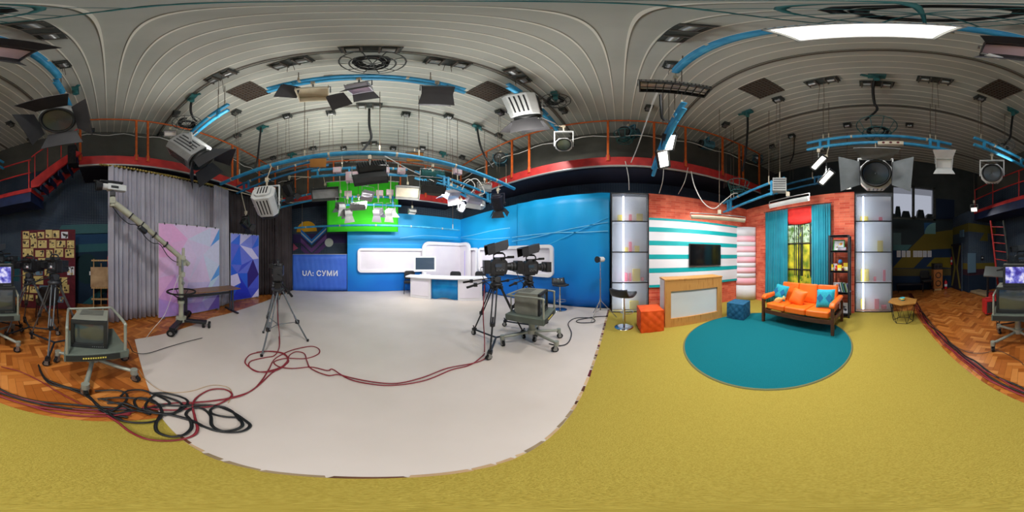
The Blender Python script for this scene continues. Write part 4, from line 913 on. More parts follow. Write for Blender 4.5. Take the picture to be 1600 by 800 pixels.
printed_screen('tall pink and pale-blue faceted printed screen behind the jib', (-3.55, 1.12), (-3.50, 2.82), 2.24, pal1, 5)
printed_screen('deep blue and violet faceted printed screen before the black curtain', (-3.86, 3.58), (-3.55, 4.66), 2.22, pal2, 9, 3, 5)
# table behind the jib
pa, pb = Vector((-3.16, 1.55)), Vector((-2.86, 2.98)); d = pb-pa
t = thing('table', 'brown-topped folding table standing before the pink printed screen', 'table', (pa.x, pa.y, .012), atan2(d.y, d.x)); L = d.length
q = MB(); q.bx(0, L, -.02, .5, .64, .665, 'brown_wood'); q.build('tabletop', t, bevel=.004)
for x in (.12, L-.12):
    for dy in (.17, .3): q = MB(); q.bx(x-.02, x+.02, dy-.02, dy+.02, .04, .64, 'cam_grey'); q.build('leg', t)
    q = MB(); q.bx(x-.03, x+.03, -.08, .55, .0, .04, 'cam_black'); q.build('foot', t, bevel=.01)
q = MB(); q.bx(.14, L-.14, .22, .25, .5, .56, 'cam_grey'); q.build('crossbar', t)
# ============================================================ CAMERAS, TRIPODS, CARTS
def caster(t_parent, x, y, z0, r=.05, name='caster', rz=0, m_='steel'):
    q = MB(); q.M = Matrix.Translation((x, y, z0)) @ Matrix.Rotation(rz, 4, 'Z')
    q.cyl((-.016, .02, r), (.016, .02, r), r, 'rubber', seg=20); q.cyl((-.018, .02, r), (.018, .02, r), r*.55, 'steel', seg=14)
    q.bx(-.028, -.022, -.01, .035, r*.7, 2*r+.025, m_); q.bx(.022, .028, -.01, .035, r*.7, 2*r+.025, m_); q.bx(-.028, .028, -.012, .035, 2*r+.015, 2*r+.03, m_)
    q.cyl((0, 0, 2*r+.02), (0, 0, 2*r+.05), .018, m_, seg=10)
    return q.build(name, t_parent)
def tripod(label, loc, rz, h=1.2, spread=.55, m_='cam_black', dolly=True, mid=True, handles=1, hdir=pi, group=None, hrot=None, name='tripod', brace=None):
    t = thing(name, label, 'tripod', loc, rz, group); z0 = .13 if dolly else .01; zk = z0+(h-z0)*.36
    for k in range(3):
        a = R(120*k+90); dx, dy = cos(a), sin(a); top = Vector((dx*.07, dy*.07, h-.04)); foot = Vector((dx*spread, dy*spread, z0)); kn = foot.lerp(top, .42); sd = Vector((-dy, dx, 0))*.028
        q = MB()
        q.cyl(kn+sd, top+sd, .011, m_, seg=8); q.cyl(kn-sd, top-sd, .011, m_, seg=8); q.cyl(foot, kn.lerp(top, .2), .013, m_, seg=8)
        q.box(kn, (.05, .05, .06), 'cam_black'); q.box(top.lerp(kn, .05), (.05, .05, .05), 'cam_black'); q.cyl(foot-Vector((0, 0, .03 if dolly else .01)), foot+Vector((0, 0, .03)), .02, 'rubber', seg=8)
        q.build('leg', t)
        if brace or not dolly:
            q = MB(); q.cyl(kn, (0, 0, kn.z-.03), .007, m_, seg=6); q.build('spreader_arm', t)
        if dolly:
            q = MB(); q.cyl((0, 0, .125), (dx*spread, dy*spread, .125), .016, 'dolly_blue', seg=8); q.box((dx*spread, dy*spread, .13), (.06, .06, .05), 'cam_black', rot=(0, 0, a)); q.cyl((dx*spread, dy*spread, .14), (dx*(spread+.03), dy*(spread+.03), .2), .01, 'cam_black', seg=6); da = q.build('dolly_arm', t)
            caster(da, dx*(spread), dy*(spread), 0, .045, rz=k*1.3)
    if not dolly or brace: q = MB(); q.cyl((0, 0, h-.05), (0, 0, kn.z-.05), .014, m_, seg=8); q.build('centre_post', t)
    q = MB(); q.lathe([(0, h-.07), (.05, h-.07), (.1, h-.02), (.1, h), (.06, h+.02), (0, h+.02)], 'cam_black' if m_ != 'leg_grey' else 'cam_grey', seg=20); q.build('bowl', t)
    q = MB(); q.box((0, 0, h+.06), (.1, .13, .1), 'cam_black'); q.cyl((-.075, 0, h+.075), (.075, 0, h+.075), .045, 'cam_grey', seg=16); q.box((0, .01, h+.135), (.09, .22, .025), 'cam_black'); q.cyl((-.08, -.06, h+.05), (-.05, -.06, h+.05), .02, 'cam_grey'); HO = q.build('pan_head', t, bevel=.006); HR = 0 if hrot is None else hrot-rz; HO.rotation_euler.z = HR
    for s in ((-1, 1) if handles == 2 else (1,) if handles else ()):
        q = MB(); e = Vector((s*.17, -.34, h+.03)); q.tube([(s*.07, -.04, h+.08), (s*.12, -.2, h+.06), e], .009, 'cam_black', seg=6); dd = Vector((s*.05, -.14, -.03)); q.cyl(e, e+dd, .016, 'rubber', seg=10); q.box(e+dd*.1, (.04, .05, .05), 'cam_black'); q.build('pan_handle', t).rotation_euler.z = HR
    return t
def video_camera(label, loc, rz, viewfinder=True, mic=True, s=1.0, group=None, badge=False, name='video_camera'):
    t = thing(name, label, 'video camera', loc, rz, group)
    K = Matrix.Diagonal((s, s, s, 1)) if isinstance(s, float) else Matrix.Diagonal(tuple(s)+(1,))
    def B(): q = MB(); q.M = K.copy(); return q
    q = B(); q.prism([(-.2, .0), (.12, .0), (.15, .05), (.15, .17), (.1, .2), (-.14, .2), (-.2, .16)], -.065, .065, 'cam_black', 'yz'); q.bx(-.078, -.065, -.13, .08, .03, .16, 'cam_grey'); q.bx(.065, .073, -.1, .1, .04, .15, 'cam_grey')
    for k in range(4): q.bx(-.084, -.078, -.1+k*.045, -.075+k*.045, .12, .135, 'steel' if k % 2 else 'cam_black')
    q.bx(-.06, .06, -.33, -.2, .015, .19, 'cam_black')
    for k in range(5): q.cyl((.073, -.08+k*.035, .06+.012*(k % 2)), (.08, -.08+k*.035, .06+.012*(k % 2)), .008, 'steel', seg=8); q.cyl((-.078, -.11+k*.04, .06), (-.086, -.11+k*.04, .06), .009, 'steel' if k != 2 else 'ext_red', seg=8)
    q.bx(.073, .078, -.12, .02, .1, .14, 'screen_dark'); q.box((.03, -.05, .215), (.05, .12, .03), 'cam_grey'); q.box((-.04, .1, .2), (.04, .07, .05), 'cam_grey')
    q.build('body', t, bevel=.008)
    q = B(); q.cyl((0, .15, .1), (0, .24, .1), .05, 'cam_black', seg=20); q.cyl((0, .24, .1), (0, .36, .1), .058, 'cam_grey', seg=20); q.cyl((0, .28, .1), (0, .31, .1), .063, 'rubber', seg=20); q.bx(-.1, -.05, .17, .32, .05, .15, 'cam_black'); LN = q.build('lens', t)
    q = B(); q.prism([(-.085, .36), (.085, .36), (.105, .47), (-.105, .47)], .02, .18, 'cam_black'); q.build('lens_hood', LN)
    q = B(); q.cyl((0, .46, .1), (0, .472, .1), .062, 'lens_glass', seg=20); q.build('front_glass', LN)
    q = B(); q.tube([(0, -.12, .2), (0, -.12, .26), (0, -.06, .285), (0, .08, .285), (0, .12, .26), (0, .12, .2)], .014, 'cam_black', seg=8); q.build('handle', t)
    if viewfinder:
        q = B(); q.M = K @ Matrix.Translation((-.0, .0, .37)) @ Matrix.Rotation(R(10), 4, 'X'); q.prism([(-.17, -.06), (.12, -.06), (.16, -.02), (.16, .07), (-.17, .06)], -.095, .095, 'cam_grey', 'yz'); q.bx(-.105, .105, -.28, -.13, .055, .07, 'cam_black'); q.bx(-.105, -.095, -.28, -.13, -.07, .07, 'cam_black'); q.bx(.095, .105, -.28, -.13, -.07, .07, 'cam_black'); q.bx(-.08, .08, -.172, -.168, -.045, .045, 'black_screen'); q.cyl((0, .15, .05), (0, .17, .05), .02, 'ext_red', seg=10); VF_ = q.build('viewfinder', t, bevel=.006)
        q = B(); q.cyl((0, .0, .28), (0, 0, .33), .018, 'steel', seg=10); q.cyl((-.05, 0, .29), (.05, 0, .29), .012, 'cam_black'); q.build('viewfinder_post', VF_)
    else:
        q = B(); q.cyl((-.1, .1, .2), (-.1, -.08, .2), .03, 'cam_black', seg=14); q.cyl((-.1, -.08, .2), (-.1, -.12, .2), .036, 'rubber', seg=14); q.cyl((-.1, .05, .2), (0, .05, .22), .01, 'cam_black'); q.build('viewfinder', t)
    if mic: q = B(); q.cyl((.08, .0, .22), (.08, .26, .23), .012, 'rubber', seg=10); q.cyl((.08, .14, .23), (.08, .28, .233), .018, 'rubber', seg=10); q.box((.05, .03, .21), (.06, .03, .04), 'cam_black'); q.build('microphone', t)
    q = B(); q.tube(spline([(.0, -.33, .1), (.05, -.4, .08), (.1, -.34, -.06), (.06, -.2, -.15), (.02, -.05, -.3)], 6), .006, 'cable_black', seg=6); q.build('cable', t)
    if badge: q = B(); q.bx(-.085, -.0795, -.06, -.0, .06, .1, 'white_text'); q.build('white_badge', t)
    return t
def P2(px, d): return (d*sin(az(px)), d*cos(az(px)))
# the two big pedestal cameras on the lino
x, y = P2(775, 2.5); tripod('black dolly tripod under the nearer big studio camera, red cable beside it', (x, y, .012), R(5), 1.06, .48, handles=2, hrot=face(118))
T_A = (x, y)
video_camera('big black studio camera with boxy viewfinder, the one nearer the news desk', (x+.05, y-.02, .012+1.205), face(118), s=(1.0, .76, 1.15))
x, y = P2(826, 3.05); tripod('black dolly tripod standing behind the green monitor trolley', (x, y, .012), R(15), 1.0, .48, handles=2, hrot=face(118))
video_camera('big black studio camera with boxy viewfinder, the one in line with the bar stool', (x+.05, y-.02, .012+1.145), face(118), s=(1.1, .85, 1.25))
# silver tripod with the small dark camera
x, y = P2(436, 2.5); tripod('silver tripod standing alone on the white lino with its cable', (x-.02, y, .012), R(64), .98, .47, m_='leg_grey', dolly=False, handles=1, hrot=face(-25))
video_camera('small black camera alone on the silver tripod before the blue banner', (x-.02, y, .012+1.13), face(-30), viewfinder=False, s=(1.0, .8, 1.05))
# the pair of cameras by the poster board
x, y = P2(46, 2.95); tripod('grey dolly tripod before the photo board, the one beside the stacked monitors', (x, y, 0), R(10), 1.08, .5, m_='leg_grey', dolly=True, handles=1)
video_camera('black camera with small white badge pointing left, beside the stacked monitors', (x, y, 1.23), face(-160), viewfinder=False, s=.95, badge=True)
x, y = P2(85, 2.35); tripod('grey dolly tripod before the photo board, the one nearer the CRT trolley', (x, y, 0), R(40), 1.13, .48, m_='leg_grey', dolly=True, handles=1)
video_camera('black camera with small white badge, the one nearer the CRT trolley', (x, y, 1.28), face(-140), viewfinder=False, s=.85, badge=True)
x, y = P2(1597, 3.25); tripod('black tripod half hidden behind the stacked monitor trolley', (x, y, 0), R(5), 1.2, .5, dolly=True, handles=1)
video_camera('black camera with red tally light behind the stacked monitor trolley', (x, y, 1.35), face(-60), viewfinder=True, s=.85)
# ---- CRT monitors
def crt(label, loc, rz, w_=.42, h=.36, d=.42, case='crt_case', scr='crt_glass', group=None):
    t = thing('crt_monitor', label, 'monitor', loc, rz, group)      # screen faces -y
    q = MB(); q.prism([(-d/2+.03, 0), (d/2-.04, .0), (d/2, .03), (d/2, h-.03), (d/2-.04, h), (-d/2+.03, h)], -w_/2, w_/2, case, 'yz')
    for k in range(7): q.bx(-w_/2+.05, w_/2-.05, -.02+k*.025, -.01+k*.025, h-.001, h+.002, 'crt_front')
    q.build('casing', t, bevel=.008)
    q = MB(); o_ = .035; y = -d/2
    q.bx(-w_/2, w_/2, y, y+.035, 0, o_+.02, 'crt_front'); q.bx(-w_/2, w_/2, y, y+.035, h-o_, h, 'crt_front'); q.bx(-w_/2, -w_/2+o_, y, y+.035, o_, h-o_, 'crt_front'); q.bx(w_/2-o_, w_/2, y, y+.035, o_, h-o_, 'crt_front')
    for k in range(6): q.cyl((w_/2-.04-k*.02, y-.004, .025), (w_/2-.04-k*.02, y, .025), .005, 'steel', seg=8)
    q.build('bezel', t, bevel=.004)
    q = MB(); n = 10; vs = []; W, Z0, Z1 = w_/2-o_, o_+.02, h-o_
    for i in range(n+1):
        for j in range(n+1): u, v = 2*i/n-1, 2*j/n-1; vs.append((u*W, y+.006+.018*(u*u+v*v)*.6, (Z0+Z1)/2+v*(Z1-Z0)/2))
    q.add(vs, [(i*(n+1)+j, (i+1)*(n+1)+j, (i+1)*(n+1)+j+1, i*(n+1)+j+1) for i in range(n) for j in range(n)], scr, True); q.build('screen', t)
    return t
def trolley(label, loc, rz, tray_z=.56, w_=.62, d=.62, rail_h=.36, badge=True, feet=(90, 210, 330), fl_=.46, hoop='back', case='cart_green'):
    t = thing('monitor_trolley', label, 'trolley', loc, rz)      # front faces -y
    q = MB(); q.bx(-w_/2, w_/2, -d/2, d/2, tray_z-.1, tray_z, case); q.build('tray', t, bevel=.008)
    q = MB(); q.bx(-w_/2+.02, w_/2-.09, -d/2-.006, -d/2, tray_z-.085, tray_z-.015, 'cart_dark')
    FP = q.build('front_panel', t)
    if badge:
        q = MB()
        for k in range(10): q.bx(-.13+k*.022, -.116+k*.022, -d/2-.009, -d/2-.006, tray_z-.06, tray_z-.042, 'badge')
        q.build('badge', FP)
    q = MB(); r = .016; x = w_/2-.03; zt = tray_z+rail_h
    for s in (-1, 1):
        pass
    q.tube(spline([(-x, -d/2+.02, tray_z-.08), (-x, -d/2+.02, zt-.06), (-x, -d/2+.06, zt), (-x, d/2-.08, zt), (-x+.05, d/2-.02, zt), (x-.05, d/2-.02, zt), (x, d/2-.08, zt), (x, -d/2+.06, zt), (x, -d/2+.02, zt-.06), (x, -d/2+.02, tray_z-.08)], 5), r, 'cart_rail', seg=8)
    for s in (-1, 1): q.cyl((s*x*.6, d/2-.02, tray_z), (s*x*.6, d/2-.02, zt), .01, 'cart_rail', seg=8)
    q.build('push_rail', t)
    q = MB(); q.cyl((0, 0, .2), (0, 0, tray_z-.1), .05, 'cart_rail', seg=16); q.cyl((0, 0, .2), (0, 0, .28), .075, 'cart_rail', seg=16); q.build('column', t)
    for k, a in enumerate(feet):
        a = R(a); e = (fl_*cos(a), fl_*sin(a)); q = MB(); q.cyl((0, 0, .235), (e[0], e[1], .17), .024, 'cart_rail', seg=10); q.cyl((e[0], e[1], .125), (e[0], e[1], .2), .036, 'cart_rail', seg=14); ft = q.build('foot', t)
        caster(ft, e[0], e[1], 0, .05, rz=k*1.1+.4)
    return t
c = (-1.75, -.17); rz = -az(143)+.12
trolley('green-grey monitor trolley on the parquet with a yellow badge strip', (c[0], c[1], 0), rz, .50, .60, .60, .32, feet=(35, 215, 320, 150)[:4] and (255, 20, 150, 320)[:4])
crt('single grey CRT monitor on the trolley beside the cable tangle', (c[0]-.02, c[1]-.02, .502), rz-.25, .36, .33, .42)
c = (2.16, 1.31); rz = face(172)+pi
trolley('green monitor trolley on the white lino before the studio cameras', (c[0], c[1], .012), rz, .60, .6, .6, .3, feet=(250, 10, 130, 310))
crt('grey CRT monitor turned sideways on the trolley before the studio cameras', (c[0], c[1], .614), rz+.02, .40, .34, .40)
c = (-1.95, -1.66); rz = -az(1592)
trolley('grey trolley at the parquet edge loaded with stacked monitors', (c[0], c[1], 0), rz, .64, .74, .62, .30, badge=False, feet=(225, 315, 45, 135), fl_=.48)
crt('large grey CRT monitor, lower one of the stack, dark screen', (c[0]+.0, c[1], .642), rz, .62, .40, .48)
crt('smaller CRT monitor showing a lit violet picture, top of the stack', (c[0]-.02, c[1]+.02, 1.046), rz+.04, .5, .33, .42, scr='screen_glow')
# ---- jib crane
jx, jy = P2(283, 3.3)
t = thing('camera_jib', 'pale green camera jib with angled arm on a wheeled black base', 'camera crane', (jx, jy, .01), 0)
q = MB(); q.cyl((0, 0, .12), (0, 0, 1.42), .05, 'jib', seg=16); q.cyl((0, 0, .1), (0, 0, .2), .12, 'jib', seg=6); q.cyl((0, 0, .5), (0, 0, .56), .07, 'jib', seg=16); q.build('column', t)
for k, a in enumerate((-8, 172, 80)):
    a = R(a-35); l = .52; e = (l*cos(a), l*sin(a)); q = MB(); q.M = Matrix.Rotation(a, 4, 'Z'); q.bx(.02, l, -.06, .06, .1, .16, 'cam_black'); q.build('base_arm', t, bevel=.008)
    q = MB(); q.M = Matrix.Translation((e[0], e[1], 0)) @ Matrix.Rotation(a, 4, 'Z')
    for s in (-1, 1): q.cyl((s*.055-.02, 0, .075), (s*.055+.02, 0, .075), .075, 'rubber', seg=22); q.cyl((s*.055-.023, 0, .075), (s*.055+.023, 0, .075), .035, 'steel', seg=14)
    q.cyl((-.06, 0, .075), (.06, 0, .075), .015, 'steel'); q.build('wheel_pair', t)
q = MB(); q.tube([(.29*cos(R(a)), .29*sin(R(a)), .76) for a in range(0, 360, 12)], .017, 'rubber', closed=True, seg=8)
for a in range(0, 360, 60): q.cyl((.04*cos(R(a)), .04*sin(R(a)), .6), (.28*cos(R(a)), .28*sin(R(a)), .76), .008, 'cam_black', seg=6)
q.cyl((0, 0, .58), (0, 0, .64), .075, 'cam_black'); q.build('hand_wheel', t)
tipw = pt(176, 316, 2.95); tip = tipw-Vector((jx, jy, .01)); piv = Vector((0, 0, 1.45))
q = MB(); q.box(piv-Vector((0, 0, .06)), (.16, .14, .2), 'jib'); q.cyl(piv+Vector((-.11, 0, 0)), piv+Vector((.11, 0, 0)), .05, 'jib'); q.box(piv+Vector((.06, .02, .12)), (.05, .05, .16), 'jib'); q.box((.07, 0, 1.12), (.08, .08, .1), 'jib'); q.box((.09, 0, .95), (.05, .05, .05), 'steel')
q.cyl((-.1, .05, 1.35), (-.1, .05, 1.15), .02, 'steel'); q.cyl((.12, -.04, 1.42), (.12, -.04, 1.2), .018, 'steel'); q.build('pivot_head', t, bevel=.008)
dirv = (tip-piv).normalized(); back = piv-dirv*.22
q = MB(); q.cyl(back, tip, .05, 'jib', r1=.045, seg=14); q.cyl(piv+dirv*.9, tip, .062, 'jib', seg=14)
for f in (.25, .42, .6, .75): c_ = piv.lerp(tip, f); q.cyl(c_-dirv*.012, c_+dirv*.012, .07, 'cam_black', seg=14)
q.build('arm', t)
q = MB(); off = Vector((0, 0, -.1)); q.tube(spline([tuple(tip.lerp(piv, f)+Vector((0, 0, -.09-.12*sin(pi*f*3)**2))) for f in [k/9 for k in range(10)]], 5), .008, 'cable_black', seg=6); q.build('arm_cable', t)
mid = piv.lerp(tip, .56)
q = MB(); q.M = Matrix.Translation(mid) @ dirv.to_track_quat('Y', 'Z').to_matrix().to_4x4(); q.prism(rrect(.15, .2, .05), -.11, -.03, 'cam_black', 'xy'); q.build('sandbag', t, bevel=.02)
q = MB(); q.M = Matrix.Translation(tip); q.cyl((0, 0, -.09), (0, 0, .1), .055, 'jib'); q.box((0, 0, .02), (.14, .11, .12), 'jib'); q.box((0, .0, .16), (.12, .1, .1), 'cam_black'); q.build('tilt_head', t, bevel=.01)
t = thing('camcorder', 'white and black camcorder mounted on the tip of the jib arm', 'video camera', tipw+Vector((0, 0, .24)), R(196))
q = MB(); q.bx(-.06, .06, -.25, .1, 0, .13, 'lamp_white'); q.bx(-.065, .065, -.1, .05, .03, .09, 'cam_grey'); q.build('body', t, bevel=.012)
q = MB(); q.cyl((0, .1, .07), (0, .22, .07), .065, 'lamp_white', seg=20); q.cyl((0, .2, .07), (0, .31, .07), .085, 'cam_black', r1=.1, seg=20); LN = q.build('lens', t)
q = MB(); q.cyl((0, .3, .07), (0, .314, .07), .082, 'lens_glass', seg=20); q.build('front_glass', LN)
q = MB(); q.bx(-.025, .025, -.2, .24, .17, .21, 'cam_black'); q.bx(-.02, .02, -.18, -.15, .12, .18, 'cam_black'); q.bx(-.02, .02, .06, .09, .12, .18, 'cam_black'); q.cyl((.05, .1, .2), (.05, .34, .2), .02, 'rubber'); q.build('handle', t, bevel=.008)
# ---- photo board
a, b = Vector((-3.92, -2.34)), Vector((-4.32, -.90)); d = b-a; L = d.length
t = thing('photo_board', 'maroon board covered with sepia photographs leaning by the dark wall', 'board', (a.x, a.y, 0), atan2(d.y, d.x))
q = MB(); q.bx(0, L, 0, .03, .02, 2.22, 'maroon'); q.build('panel', t)
rnd = random.Random(21); placed = []; LB = L
cards = [('frame', .58, 1.98)]
def ph(x, z, w_, h, m_='photo_tan', k=0):
    q = MB(); q.bx(x, x+w_, -.008, .0, z, z+h, m_)
    for i in range(6): cx_, cz_, r_ = rnd.uniform(x+.02, x+w_-.02), rnd.uniform(z+.03, z+h-.03), rnd.uniform(.012, .035); q.add([(min(x+w_-.004, max(x+.004, cx_+r_*cos(a_))), -.009-.0003*i, min(z+h-.004, max(z+.004, cz_+1.2*r_*sin(a_)))) for a_ in [j*pi/4 for j in range(8)]], [tuple(range(8))], 'print', col=rnd.choice([(60, 45, 30), (40, 34, 28), (120, 96, 60), (225, 205, 140)]))
    q.build('photo', t)
z = 1.97
while z > .12:
    x = .05
    while x < L-.18:
        w_ = rnd.choice([.18, .24, .3]); h = rnd.choice([.18, .21, .23])
        if x+w_ > L-.03: w_ = max(.14, L-.03-x)
        if rnd.random() < .9: ph(x, z+rnd.uniform(-.015, .02), w_, h, rnd.choice(['photo_tan', 'photo_tan', 'photo_tan', 'photo_blue', 'paper']) if rnd.random() < .3 else 'photo_tan')
        x += w_+rnd.uniform(.015, .07)
    z -= .25
# easel
x, y = P2(158, 4.35); t = thing('easel', 'small wooden easel holding a tan board beside the grey curtain', 'easel', (x, y, 0), -az(158))
for s in (-1, 1): q = MB(); q.cyl((s*.2, 0, 0), (s*.2, .06, 1.42), .018, 'plywood', seg=6); q.build('leg', t)
q = MB(); q.cyl((0, .45, 0), (0, .08, 1.3), .018, 'plywood', seg=6); q.build('leg', t)
for z in (.62, .3, 1.36): q = MB(); q.bx(-.26, .26, -.02, .03, z, z+.04, 'plywood'); q.build('crossbar', t)
q = MB(); q.bx(-.28, .28, -.03, -.01, .66, 1.2, 'tan_board'); o = q.build('drawing_board', None, .003, loc=(x, y, .005)); o.rotation_euler.z = -az(158); tag(o, 'tan board resting on the small wooden easel', 'board')
q = MB(); q.prism([(-.1, 1.42), (.06, 1.42), (.06, 1.6), (.0, 1.68), (-.1, 1.6)], .0, .03, 'heater_red', 'xz'); 
q = MB(); q.prism([(-.07, 0), (.07, 0), (.07, 1.45), (.03, 1.55), (-.05, 1.5)], 0, .025, 'heater_red', 'xz'); o = q.build('red_board', None, loc=(-4.54, .03, .02)); o.rotation_euler.z = R(90)+pi; tag(o, 'narrow red board standing behind the easel', 'board')
q = MB(); q.bx(-.005, 0, -.05, .05, -.06, .06, 'paper'); q.bx(-.008, -.005, -.03, .03, -.03, .03, 'lamp_white'); p = pu(142, 427, UL+.03); o = q.build('wall_socket', None, .002, loc=p); tag(o, 'white switch box on the dark blue wall near the easel', 'switch')
# leaning curved tan board behind the photo board
q = MB(); q.prism([(0, 0), (.5, 0), (.5, .75), (.42, 1.0), (.25, 1.12), (.08, 1.0), (0, .75)], 0, .03, 'plywood', 'xz'); o = q.build('plywood_board', None, loc=(-4.62, -.98, .01)); o.rotation_euler.z = R(95)+pi; tag(o, 'round-topped plywood board peeping out beside the photo board', 'board')
# dark chair beyond the camera tripods
office_chair('black chair half hidden behind the camera tripods at the photo board', (-3.35, -1.35, 0), face(60))
# ---- far corner items
x, y = P2(1465, 7.0)
t = thing('floor_speaker', 'wooden floor speaker with two round grey cones by the far wall', 'speaker', (x, -6.6, 0), 0)   # front +y
q = MB(); q.bx(-.2, .2, -.16, .16, .1, .92, 'wood_box'); q.bx(-.16, .16, -.14, .14, 0, .1, 'plywood'); q.build('cabinet', t, bevel=.008)
for z in (.33, .68): q = MB(); q.lathe([(.125, .0), (.13, .01), (.11, .012), (.1, -.0), (.03, -.02), (0, -.01)], 'lamp_black', (0, .162, z), (0, 1, 0)); q.build('cone', t)
q = MB(); q.bx(-.2, .2, -.15, .15, 0, .26, 'cam_black'); q.bx(-.17, .17, .15, .155, .03, .23, 'cam_grey'); q.cyl((-.08, .155, .13), (-.08, .16, .13), .07, 'cam_black'); q.cyl((.08, .155, .13), (.08, .16, .13), .07, 'cam_black'); o = q.build('amplifier', None, .006, loc=(x, -6.6, .922)); tag(o, 'dark amplifier box standing on the wooden floor speaker', 'amplifier')
office_chair('black chair against the far mural wall beside the wooden speaker', (P2(1446, 7.0)[0], -6.5, 0), pi)
def extinguisher(label, loc, rz=0): 
    t = thing('fire_extinguisher', label, 'fire extinguisher', loc, rz)
    q = MB(); q.lathe([(0, 0), (.07, 0), (.075, .02), (.075, .3), (.05, .36), (.02, .39), (0, .39)], 'ext_red', seg=18); q.build('cylinder', t)
    q = MB(); q.cyl((0, 0, .39), (0, 0, .43), .018, 'brass'); q.box((0, .03, .45), (.02, .1, .02), 'cam_black'); q.tube([(.02, 0, .41), (.09, 0, .36), (.09, 0, .1)], .01, 'cable_black', seg=6); q.build('valve', t)
    q = MB(); q.lathe([(.0755, .12), (.0765, .13), (.0765, .22), (.0755, .23)], 'paper', seg=18); q.build('paper_label', t)
extinguisher('red fire extinguisher standing on the parquet beside the wooden speaker', (P2(1480, 7.2)[0], -6.7, 0))
p = pv(1488, 407, VN+.12); extinguisher('red fire extinguisher hung on the mural wall near the door', (p.x, p.y-.02, p.z-.2))
for k, (cx_, w_) in enumerate(((97, 24), (128, 24), (158, 24), (200, 26), (229, 30), (260, 26), (290, 26))):
    p = pv(1380+cx_/4, 280+467/4, VN+.012); s = 7.2*R(.225)/4*w_/2
    q = MB(); q.bx(-s, s, 0, .003, -.14, .14, 'paper')
    for j in range(7): q.bx(-s*.75, s*.7, .003, .0034, .09-j*.03, .095-j*.03, 'photo_blue')
    o = q.build('paper_sheet', None, loc=p); tag(o, 'white sheet pinned in the row across the far mural wall', 'paper sheet', 'paper sheets on the far wall')
q = MB(); q.bx(-.55, .55, -.2, .2, .3, .34, 'cam_black'); 
for x_ in (-.5, .5):
    for y_ in (-.17, .17): q.cyl((x_, y_, 0), (x_, y_, .3), .015, 'cam_black', seg=6)
o = q.build('low_rack', None, .004, loc=(P2(1420, 7)[0], -6.65, 0)); tag(o, 'low black rack on the floor under the pinned paper sheets', 'rack')
# wall boxes on the bay
for px, py, w_, h, lab in ((1502, 365, .3, .3, 'small grey wall cabinet high beside the far doorway'), (1519, 411, .38, .8, 'tall pale-blue wall cabinet on the projecting mural bay')):
    p = pv(px, py, BY+.06) if px > 1510 else pu(px, py, BX+.06); q = MB(); q.bx(-w_/2, w_/2, -.055, .0, -h/2, h/2, 'photo_blue'); q.bx(-w_/2+.02, w_/2-.02, 0, .006, -h/2+.02, h/2-.02, 'photo_blue'); q.cyl((w_/2-.05, .006, 0), (w_/2-.05, .015, 0), .01, 'steel'); o = q.build('wall_cabinet', None, .004, loc=p)
    if px < 1510: o.rotation_euler.z = -pi/2
    tag(o, lab, 'cabinet')
p = pv(1535, 403, BY+.05); q = MB(); q.bx(-.06, .06, -.045, 0, -.08, .08, 'cam_black'); q.bx(-.03, .03, 0, .003, -.02, .03, 'paper'); o = q.build('thermostat', None, .004, loc=p); tag(o, 'little black box on the projecting mural bay', 'wall box')
# heater
x, y = P2(1547, 4.1); t = thing('fan_heater', 'red box heater with black grille on the parquet', 'heater', (x, y, 0), -az(1547)+.35)
q = MB(); q.bx(-.17, .17, -.14, .14, .03, .4, 'heater_red'); q.bx(-.15, -.1, -.14, .14, 0, .03, 'cam_black'); q.bx(.1, .15, -.14, .14, 0, .03, 'cam_black'); q.build('body', t, bevel=.01)
q = MB(); q.bx(-.13, .13, -.148, -.14, .06, .36, 'cam_black')
for k in range(7): q.bx(-.12+k*.038, -.112+k*.038, -.154, -.148, .07, .35, 'steel')
q.build('grille', t); q = MB(); q.tube([(-.12, 0, .4), (-.12, 0, .44), (.12, 0, .44), (.12, 0, .4)], .01, 'heater_red', seg=6); q.build('handle', t)
# slab and slanted bench top in the corner
a = pz(1522, 456, .08); b = pz(1578, 470, .08); q = MB(); d = (b-a); 
q.box((0, 0, 0), (1.7, .5, .1), 'slab'); o = q.build('rolled_slab', None, .03, loc=((a.x+b.x)/2-.2, (a.y+b.y)/2-.3, .055)); o.rotation_euler.z = atan2(d.y, d.x); tag(o, 'long tan padded slab lying on the parquet below the ladder', 'slab')
p = pt(1563, 437, 4.75); t = thing('work_table', 'slanted grey table top on dark legs in the corner under the ladder', 'table', (p.x-.1, p.y-.15, 0), -az(1563))
q = MB(); q.M = Matrix.Translation((.1, 0, 1.02)) @ Matrix.Rotation(R(22), 4, 'X') @ Matrix.Rotation(R(3), 4, 'Y'); q.bx(-.55, .55, -.32, .3, -.02, .02, 'bench_top'); q.build('tabletop', t, bevel=.005)
for x_ in (-.35, .5):
    for y_, zz in ((-.2, .9), (.22, 1.06)): q = MB(); q.cyl((x_, y_, 0), (x_, y_, zz), .02, 'cam_black', seg=8); q.build('leg', t)
q = MB(); q.cyl((-.35, 0, .4), (.5, 0, .4), .014, 'cam_black', seg=8); q.build('crossbar', t)
# equipment silhouettes under it
q = MB(); q.bx(-.25, .25, -.2, .2, 0, .3, 'heater_red'); q.bx(-.2, .2, -.205, -.2, .05, .25, 'cam_black'); o = q.build('tool_box', None, .01, loc=(p.x-.25, p.y-.5, 0)); o.rotation_euler.z = .8; tag(o, 'dark red box under the slanted grey table', 'box')
